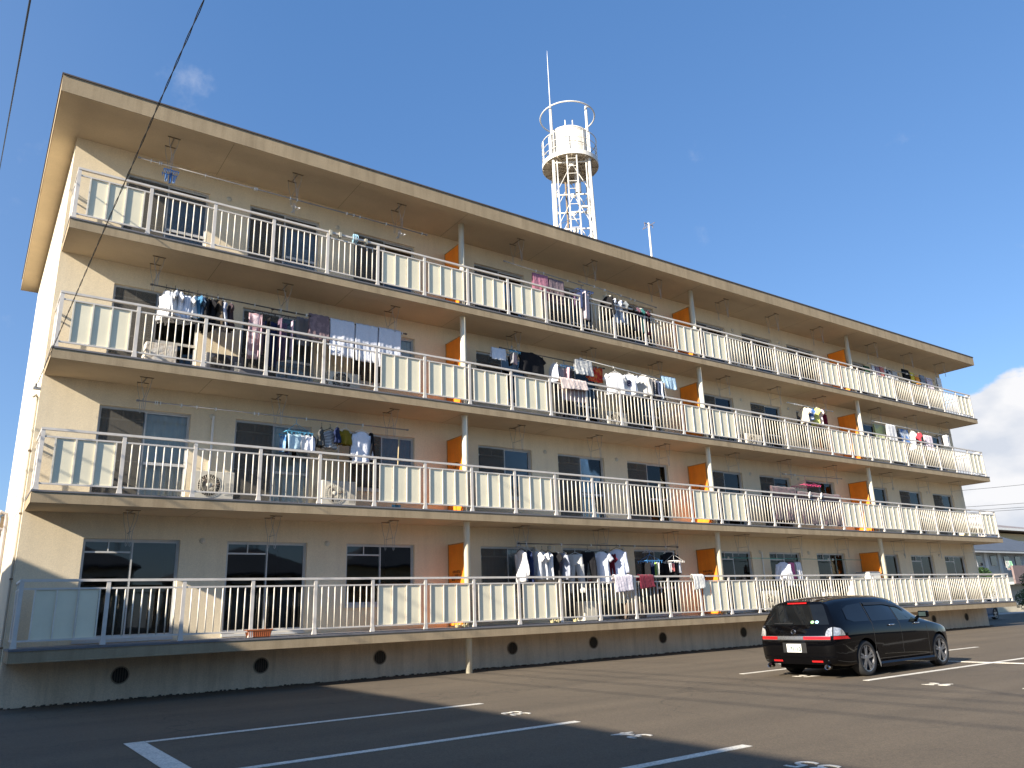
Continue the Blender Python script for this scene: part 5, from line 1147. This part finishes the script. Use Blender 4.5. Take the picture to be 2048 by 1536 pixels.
wash = [(0,.5),(2,.45),(0,.5),(1,.4),(0,.5),(6,.5),(0,.4),(8,.6),(3,.5),(0,.35),(4,.5),(7,.4),(5,1.1),(6,.6),(0,.5),(7,.45),(1,.6)]
for q, (ci, w_) in enumerate(wash):
    if q == 7: xx = 73.2
    towel('washing', xx, xx+w_, 4.02+rnw.uniform(-.05, .05) if q < 7 else 4.0, 3.35+rnw.uniform(-.1, .1), 16.3 if q < 7 else 15.9, fabric(wc[ci]), ['first', 'second', 'third', 'fourth', 'fifth', 'sixth', 'seventh'][q if q < 7 else min(q-7, 6)]*(q < 14)+('' if q < 14 else ['eighth', 'ninth', 'tenth'][q-14])+' from the left, '+WLAB[ci]+(' in the washing left of the brown balcony' if q < 7 else ' in the washing above the brown balcony'), 'washing', 'washing on the far grey house', amp=0.03)
h2 = thing('house', (95, 26, 0), 'beige house with wide brown roof and white gutter behind the grey house', 'house')
MB().box(85.5, 112.0, 24.6, 36.0, 0, 7.8).build('wall', BWALL, h2)
MB().box(85.4, 112.1, 24.5, 24.59, 0, 6.6).build('lower_wall', PWALL, h2)
hip_roof(84.0, 113.0, 24.6, 37.0, 8.15, 1.7, mat('brown_grey_roof', (0.25, 0.21, 0.19), 0.7, 0.15, 1.0), h2, 1.2)
MB().box(82.7, 114.2, 23.2, 23.34, 7.95, 8.2).build('gutter', WHITEPL, h2)
MB().box(87.3, 112, 24.2, 24.49, 6.75, 6.95).build('trim_band', WHITEPL, h2)
MB().box(88.6, 92.2, 24.4, 24.49, 4.6, 6.2).build('window', mat('window_pale', (0.50, 0.55, 0.52), 0.3, 0.1, 2), h2)
MB().box(88.4, 88.59, 24.38, 24.49, 4.5, 6.3).build('window_frame', BWALL, h2)
MB().box(82.5, 85.3, 23.2, 25.5, 5.9, 6.7).build('porch_box', BWALL, h2)
MB().box(82.4, 85.4, 24.4, 25.6, 6.71, 7.9).build('side_recess', BROWNW, h2)
# low yard wall and kerb
yw = MB().box(52.0, 95.0, 11.6, 11.8, 0, 0.45).build('yard_wall', mat('yard_wall_cream', (0.58, 0.52, 0.38), 0.85, 0.1, 1.0)); tag(yw, 'low cream yard wall beyond the far end of the apartment block', 'wall')
MB().box(50.0, 100.0, 9.2, 11.55, 0.001, 0.02).build('pavement', mat('pavement_pinkish', (0.42, 0.36, 0.30), 0.85, 0.1, 0.8), kind='structure')
# foliage
LEAFD = mat('leaves_dark', (0.022, 0.050, 0.014), 0.7, 0.3, 3, col2=(0.05, 0.10, 0.03)); LEAFL = mat('leaves_mixed', (0.04, 0.075, 0.02), 0.6, 0.3, 2.5, col2=(0.10, 0.14, 0.04))
BARK = mat('bark', (0.09, 0.07, 0.05), 0.9, 0.2, 5)
def plant(name, x, y, label, cat, trunk, lobes, n, size, m, seed, group=None):
    rn = random.Random(seed); root = thing(name, (x, y, 0), label, cat, group)
    t = MB(); t.tube([(x, y, 0), (x+0.05, y, trunk*0.5), (x-0.03, y+0.03, trunk)], [0.10, 0.08, 0.05], 8)
    for (lx, ly, lz, lr) in lobes: t.tube([(x, y, trunk*0.6), (x+lx*0.5, y+ly*0.5, (trunk*0.6+lz)/2+0.1), (x+lx, y+ly, lz)], [0.05, 0.035, 0.012], 6)
    t.build('trunk', BARK, root)
    b = MB()
    for q in range(n):
        lx, ly, lz, lr = rn.choice(lobes); d = Vector((rn.gauss(0,1), rn.gauss(0,1), rn.gauss(0,1))).normalized()*lr*(rn.random()**0.45)
        c_ = Vector((x+lx, y+ly, lz))+d; c_.z = max(0.05, c_.z)
        a_ = Vector((rn.uniform(-1,1), rn.uniform(-1,1), rn.uniform(-0.6,0.6))).normalized()*size*rn.uniform(0.6,1.3); e_ = a_.cross(Vector((rn.uniform(-1,1), rn.uniform(-1,1), 1))).normalized()*size*0.55
        b.poly([c_-a_, c_+e_, c_+a_, c_-e_])
    b.build('crown', m, root, fix=False); return root
plant('hedge_tree', 62.0, 13.2, 'round dark green clipped tree between the apartment block and the grey house', 'tree', 2.4, [(dx, dy, z_, r_) for dx, dy, z_, r_ in ((-1.6, 0, 2.3, 0.95), (-0.6, 0.3, 2.6, 0.9), (0.3, 0, 2.5, 0.85), (1.2, 0.2, 2.6, 0.7), (-1.0, -0.4, 1.9, 1.0), (0.4, 0.2, 1.8, 1.0))], 6000, 0.10, LEAFD, 3)
plant('shrub', 51.9, 5.6, 'loose leafy shrub with pale flowers at the right edge beyond the balcony end', 'shrub', 1.2, [(0, 0, 1.2, 0.7), (-0.7, 0.3, 0.9, 0.6), (0.6, -0.2, 1.6, 0.6), (0.2, 0.2, 2.0, 0.5), (1.2, -0.3, 1.1, 0.7)], 3000, 0.07, LEAFL, 4)
plant('shrub', 57.5, 7.6, 'dark upright shrub in front of the brown balcony wall at the right edge', 'shrub', 1.6, [(0, 0, 1.6, 0.7), (0.8, -0.3, 1.3, 0.7), (-0.5, 0.2, 1.1, 0.6), (1.8, -0.6, 1.7, 0.8), (0.3, 0, 2.2, 0.45)], 3500, 0.08, LEAFD, 6)
fl = MB(); rn = random.Random(8)
FR = thing('flower_sprays', (51.9, 5.4, 0.6), 'pale yellow flower heads on the shrub at the right edge', 'flowers')
for q in range(60):
    c_ = Vector((51.9+rn.uniform(-0.9, 1.6), 5.3+rn.uniform(-0.6, 0.3), rn.uniform(0.9, 2.3)))
    fl.obox(c_, (0.05, 0, 0.02), (0, 0.05, 0), (0.01, 0, 0.04))
fl.build('flower_head', mat('flower_cream', (0.70, 0.66, 0.45), 0.8, 0.1, 4), FR)
MB().cyl((56.4, 6.3, 0), (56.4, 6.3, 2.7), 0.05, 10).build('pole_tmp', STEEL)
o = bpy.data.objects['pole_tmp']; o.name = 'sign_post'; tag(o, 'thin grey steel post beside the shrubs at the right edge', 'post')

# ------------------------------------------------------------ neighbours round the car park (they shade and are mirrored in the panes)
nb = thing('neighbour_house', (-13, -8, 0), 'two storey cream house west of the car park whose roof edge shades the tarmac', 'house')
MB().box(-17.5, -9.6, -34.0, 4.6, 0, 6.2).build('wall', mat('neighbour_cream', (0.55, 0.50, 0.40), 0.85, 0.06, 0.8, streak=0.15), nb)
m = MB(); m.v = [(-8.58, 5.0, 6.25), (-9.55, -34.5, 6.25), (-18.4, -34.5, 6.25), (-18.4, 5.0, 6.25), (-8.58, 5.0, 6.5), (-9.55, -34.5, 6.5), (-18.4, -34.5, 6.5), (-18.4, 5.0, 6.5)]
m.f = [(0,1,2,3),(4,7,6,5),(0,4,5,1),(1,5,6,2),(2,6,7,3),(3,7,4,0)]; m.build('roof', SLATE, nb)
for y in (-30, -25, -20, -14, -8, -2):
    for z in (1.0, 3.9): MB().box(-9.6, -9.56, y, y+1.8, z, z+1.3).build('window', WINDK, nb)
for (x, y, w_, d_, e_, rise, lab, wm) in ((3.5, -44, 10, 9, 5.0, 2.3, 'dark roofed two storey house across the car park', PWALL), (16.5, -42, 9.5, 9, 4.4, 2.2, 'grey hip roofed house across the car park', HWALL), (29.5, -45, 11, 9, 5.2, 2.4, 'beige hip roofed house across the car park', BWALL), (45, -43, 12, 9, 4.8, 2.2, 'pale house with slate roof far across the car park', PWALL), (-10, -46, 9, 9, 5.0, 2.2, 'cream house in the corner across the car park', BWALL)):
    hh = thing('house', (x, y, 0), lab, 'house', 'houses facing the car park')
    MB().box(x-w_/2, x+w_/2, y-d_/2, y+d_/2, 0, e_).build('wall', wm, hh); hip_roof(x-w_/2, x+w_/2, y-d_/2, y+d_/2, e_+0.15, rise, SLATE, hh)
    for dx in (-0.3, 0.0, 0.3):
        for z in (1.0, 3.2): MB().box(x+dx*w_-0.8, x+dx*w_+0.8, y+d_/2, y+d_/2+0.04, z, z+1.2).build('window', WINDK, hh)
bw = MB().box(-8, 60, -30.0, -29.85, 0, 1.3).build('boundary_wall', mat('block_wall_grey', (0.30, 0.29, 0.27), 0.9, 0.1, 0.8)); tag(bw, 'grey block boundary wall behind the car park', 'wall')

# ------------------------------------------------------------ overhead cables
def sagline(p, q, sag, n=24):
    p, q = Vector(p), Vector(q); return [p.lerp(q, t/n)+Vector((0, 0, -4*sag*(t/n)*(1-t/n))) for t in range(n+1)]
def cable(p, q, sag, r, label, grp=None):
    o = MB().tube(sagline(p, q, sag), r, 5).build('overhead_cable', BLACKC, smooth=True); tag(o, label, 'cable', grp); return o
# twisted service drop that meets the bracket on the end wall
p0, p1 = Vector((-0.22, 1.2, 5.86)), Vector((0.5+0.25, -16.5, 1.0)); 
dr = (Vector((0.13, -10.0, 6.39))-Vector((-0.2, 0.92, 5.84)))
far_ = Vector((-0.2, 0.92, 5.84))+dr*2.0
o_ = thing('service_cable', (-0.2, 1.0, 5.8), 'twisted black service cable running overhead to the bracket on the left end wall', 'cable')
for ph in (0, math.pi):
    path = []
    for q in range(220):
        t = q/219; c_ = Vector((-0.2, 0.92, 5.84)).lerp(far_, t)+Vector((0, 0, -0.0*math.sin(math.pi*t)))
        path.append(c_+Vector((math.cos(q*0.9+ph), 0, math.sin(q*0.9+ph)))*0.006)
    MB().tube(path, 0.0042, 5).build('strand', BLACKC, o_, smooth=True)
cable((-1.5, 60, 32), (-1.0, -24, -0.0) if 0 else (-1.06, -10.5, 5.4), 0.0, 0.012, 'single black cable crossing the sky at the far left edge') if 0 else None
for q, (xw, zw) in enumerate(((-6.0, 6.95), (-6.0, 7.35), (-6.3, 6.55), (-5.7, 7.6))):
    cable((xw, -60, zw+0.3), (xw-0.3, 60, zw+0.3), 0.3, 0.015, ['lowest but one', 'second highest', 'lowest', 'highest'][q]+' of the black utility lines west of the block', 'utility lines west of the block')
for y in (-60.3, 60.3):
    up_ = thing('utility_pole', (-6.0, y, 0), 'grey concrete utility pole carrying the lines, '+('behind the car park' if y < 0 else 'behind the apartment block'), 'utility pole')
    MB().cyl((-6.0, y, 0), (-6.0, y, 9), 0.16, 14, 0.11).build('shaft', mat('concrete_pole', (0.35, 0.34, 0.32), 0.9, 0.08, 2), up_)
    MB().box(-6.9, -5.1, y-0.05, y+0.05, 7.4, 7.52).build('crossarm', STEEL, up_)
cable((-1.83, 18.0, 17.28), (-0.97, -13.2, 5.35), 0.0, 0.011, 'thin black cable crossing the sky at the upper left edge')
for q, (z0, z1) in enumerate(((8.9, 8.75), (7.85, 7.35), (7.6, 7.05), (7.45, 6.9))):
    cable((54, 18.5, z0*0.98), (66, 4.0, z1*1.05), 0.15, 0.014, ['topmost', 'second', 'third', 'lowest'][q]+' of the thin distant wires in the sky right of the block', 'distant wires right of the block')
# bundle entering the end wall low on the left
for q, (z, y) in enumerate(((4.35, 9.6), (4.05, 9.2), (3.75, 9.0))):
    cable((XL-0.05, y, z), (-9.0, y-1.5, z+0.9), 0.2, 0.013, ['highest', 'middle', 'lowest'][q]+' of three dark service wires reaching the left end wall', 'service wires at the left end wall')
lb = thing('insulator_bracket', (XL-0.15, 9.2, 3.9), 'steel insulator bracket with wires on the left end wall', 'bracket')
m = MB(); m.box(XL-0.3, XL-0.002, 9.15, 9.22, 4.28, 4.33); m.box(XL-0.12, XL-0.002, 9.15, 9.22, 3.2, 4.27); m.build('arm', RUST, lb)
m = MB()
for x in (-0.25, -0.15): m.cyl((XL+x, 9.18, 4.33), (XL+x, 9.18, 4.43), 0.035, 10)
m.build('insulator', WHITEPL, lb)
m = MB(); m.tube([(XL-0.06, 8.9, 4.3), (XL-0.3, 8.85, 4.1), (XL-0.35, 8.8, 3.7), (XL-0.12, 8.8, 3.4)], 0.03, 6); m.build('cable_loop', mat('cable_blue_grey', (0.08, 0.12, 0.18), 0.5, 0.1, 4), lb)

# ------------------------------------------------------------ small things on the balconies

def small_box(name, x0, x1, y0, y1, z0, z1, m, label, cat, lid=None):
    r_ = thing(name, ((x0+x1)/2, (y0+y1)/2, z0), label, cat)
    o_ = MB().box(x0, x1, y0, y1, z0, z1).build('body', m, r_); b_ = o_.modifiers.new('b', 'BEVEL'); b_.width = 0.01; b_.segments = 2
    if lid: MB().box(x0-0.015, x1+0.015, y0-0.015, y1+0.015, z1, z1+0.035).build('lid', lid, r_)
    return r_
def planter(x, y, z, label):
    r_ = thing('planter', (x, y, z), label, 'planter'); t_ = mat('terracotta', (0.42, 0.12, 0.035), 0.7, 0.1, 6)
    MB().prism([(x-0.24, z+0.12), (x+0.24, z+0.12), (x+0.21, z), (x-0.21, z)], 'y', y-0.08, y+0.08).build('trough', t_, r_)
    m_ = MB(); m_.box(x-0.255, x+0.255, y-0.095, y+0.095, z+0.12, z+0.145)
    for k_ in range(11): m_.box(x-0.2+k_*0.04-0.006, x-0.2+k_*0.04+0.006, y-0.088, y-0.080, z+0.01, z+0.118)
    m_.build('ribbed_rim', t_, r_)
planter(4.02, 0.06, Z1+0.001, 'small orange ribbed plastic planter standing on the ground floor balcony edge')
def crown_pot(x, z, y, label):
    r_ = thing('ornament_pot', (x, y, z), label, 'pot'); m_ = MB(); c_ = mat('pot_cream', (0.60, 0.52, 0.28), 0.6, 0.1, 6)
    m_.lathe([(0.001, 0), (0.05, 0), (0.075, 0.05), (0.07, 0.055), (0.001, 0.05)], (x, y, z), 14); m_.build('bowl', c_, r_)
    m_ = MB()
    for k_ in range(6): t_ = k_*math.pi/3; m_.cyl((x+0.065*math.cos(t_), y+0.065*math.sin(t_), z+0.05), (x+0.08*math.cos(t_), y+0.08*math.sin(t_), z+0.095), 0.014, 6, 0.004)
    m_.build('point', c_, r_)
crown_pot(8.52, Z1+0.001, 0.02, 'cream pointed pot on the ground floor ledge left of the downpipe'); crown_pot(8.70, Z1+0.001, 0.02, 'second cream pointed pot touching the one left of the downpipe')
crown_pot(11.25, Z1+0.001, 0.02, 'cream pointed pot under the second flat panels, left of a pair'); crown_pot(11.42, Z1+0.001, 0.02, 'cream pointed pot under the second flat panels, right of a pair'); crown_pot(11.98, Z1+0.001, 0.02, 'single cream pointed pot just right of the panels of the second flat')
small_box('storage_box', 26.05, 26.75, 0.35, 0.85, Z1+0.002, Z1+1.20, WHITEPL, 'tall white storage cabinet beside the third ground floor orange board', 'cabinet', mat('lid_grey', (0.25, 0.26, 0.27), 0.5, 0.1, 3))
small_box('storage_box', 25.25, 25.95, 0.55, 0.95, Z1+0.002, Z1+1.05, BEIGEPL, 'pale cabinet with dark lid left of the white cabinet, ground floor', 'cabinet', mat('lid_grey', (0.25, 0.26, 0.27)))
small_box('covered_box', 1.55, 2.15, 0.50, 0.90, Z1+2*H+0.002, Z1+2*H+0.55, fabric((0.50, 0.44, 0.36), 'blotch', (0.62, 0.58, 0.52), 9), 'box under a pale patterned cover below the white shirts, third storey', 'box')
small_box('crate', 3.45, 4.0, 0.6, 0.95, Z1+2*H+0.002, Z1+2*H+0.32, mat('crate_grey', (0.18, 0.17, 0.17), 0.6, 0.1, 5), 'grey crate right of the dark outdoor unit, third storey', 'crate')
small_box('crate', 16.2, 16.75, 0.5, 0.85, Z1+3*H+0.002, Z1+3*H+0.28, mat('crate_red', (0.30, 0.05, 0.03), 0.6, 0.1, 5), 'dark red crate behind the bars near the second orange board, top storey', 'crate')
small_box('crate', 33.9, 34.6, 0.3, 0.7, Z1+H+0.002, Z1+H+0.20, mat('crate_cream', (0.62, 0.56, 0.36), 0.6, 0.1, 5), 'low cream crate at the far end of the second storey balcony', 'crate')
small_box('crate', 14.2, 14.9, 0.45, 0.85, Z1+0.002, Z1+0.42, mat('crate_brown', (0.12, 0.09, 0.07), 0.6, 0.1, 5), 'brown crate behind the bars under the long ground floor washing', 'crate')
small_box('crate', 12.75, 13.2, 0.55, 0.9, Z1+0.002, Z1+0.50, BEIGEPL, 'pale crate behind the bars at the left of the ground floor washing', 'crate')
# coiled hose and clips on the top railing
zr = Z1+3*H+1.12
hc = thing('hose_coil', (5.78, 0, zr), 'pale blue coiled hose hung on the top storey railing', 'hose')
m = MB()
for k_ in range(3): m.ring((5.76+k_*0.03, 0.0, zr-0.03), 0.105, 0.013, (1, 0.25*(k_-1), 0), 24, 6)
m.build('coil', mat('hose_blue', (0.30, 0.52, 0.66), 0.5, 0.05, 5), hc, smooth=True)
for x_, l_ in ((5.18, 'dark and white peg clamp left of the hose coil on the top railing'), (5.42, 'dark peg clamp just left of the hose coil on the top railing'), (6.08, 'pale peg clamp right of the hose coil on the top railing')):
    c_ = thing('rail_clamp', (x_, 0, zr), l_, 'clamp', 'clamps on the top railing')
    m = MB(); m.box(x_-0.03, x_+0.03, -0.05, -0.03, zr-0.1, zr+0.03); m.box(x_-0.03, x_+0.03, 0.03, 0.05, zr-0.1, zr+0.03); m.box(x_-0.03, x_+0.03, -0.03, 0.03, zr+0.004, zr+0.03); m.build('jaw', mat('clamp_khaki', (0.40, 0.38, 0.30), 0.5, 0.2, 9), c_)
pol_ = thing('broom', (7.05, 0.35, Z1+H), 'broom with wooden handle leaning by the white shirt on the second storey', 'broom')
m = MB(); m.cyl((7.10, 0.30, Z1+H+0.05), (7.20, 0.38, Z1+H+1.72), 0.013, 8); m.build('handle', mat('broom_wood', (0.55, 0.42, 0.22), 0.6, 0.1, 6), pol_)
MB().box(7.00, 7.20, 0.27, 0.33, Z1+H+0.003, Z1+H+0.10).build('head', BL_ if 0 else mat('broom_blue', (0.05, 0.2, 0.4), 0.6, 0.1, 6), pol_)
for x_, l_ in ((22.62, 'white curved shoe rack hook on the second storey rail, left of two'), (23.28, 'white curved shoe rack hook on the second storey rail, right of two')):
    sh = thing('rail_hook', (x_, 0, Z1+H+1.12), l_, 'hook', 'white hooks on the second storey rail')
    MB().tube([(x_-0.12, -0.04, Z1+H+1.0), (x_-0.10, -0.05, Z1+H+1.16), (x_, -0.02, Z1+H+1.22), (x_+0.10, 0.03, Z1+H+1.16), (x_+0.12, 0.05, Z1+H+1.0)], 0.022, 8).build('hook_tube', WHITEPL, sh, smooth=True)
for k_, x_, y_, z_, l_ in ((0, 4.3, 0.12, 10.55, 'clear plastic hanger bunch at the middle of the top storey left flat'), (1, 7.02, 0.12, 10.60, 'lilac hanger bunch near the right end of the long top storey pole'), (2, 10.55, 0.42, 2.93, 'empty white hanger at the left end of the ground floor pole'), (3, 15.05, 0.42, 2.88, 'empty white loop hanger between the pale blue top and the blue drying frame')):
    hb = thing('hanger_bunch', (x_, y_, z_), l_, 'hangers')
    for q_ in range(3): hanger_mb(x_+0.03*q_, y_, z_+0.07, R(60+25*q_), 0.34).build('hanger', mat('hanger_clear', (0.50, 0.52, 0.55), 0.3, 0.05, 5), hb)
# the number printed on the white tee
TEE = [o for o in bpy.data.objects if o.get('label', '').startswith('white tee printed')][0]
rz_ = R(-38); ev_ = Vector((-math.sin(rz_), math.cos(rz_), 0)); tz = max(v.co.z for v in TEE.children[0].data.vertices)
mwt = Matrix.Translation(Vector((0, 0, tz-0.30))-ev_*0.092) @ Matrix.Rotation(rz_, 4, 'Z') @ Matrix.Rotation(R(90), 4, 'X')
textmesh('8', 0.26, 'print', fabric((0.04, 0.04, 0.10)), TEE, mwt, bold=0.006)

for ob in list(bpy.data.objects):
    if ob.type == 'MESH' and ob.parent is None and 'label' not in ob and 'kind' not in ob: ob['kind'] = 'structure'
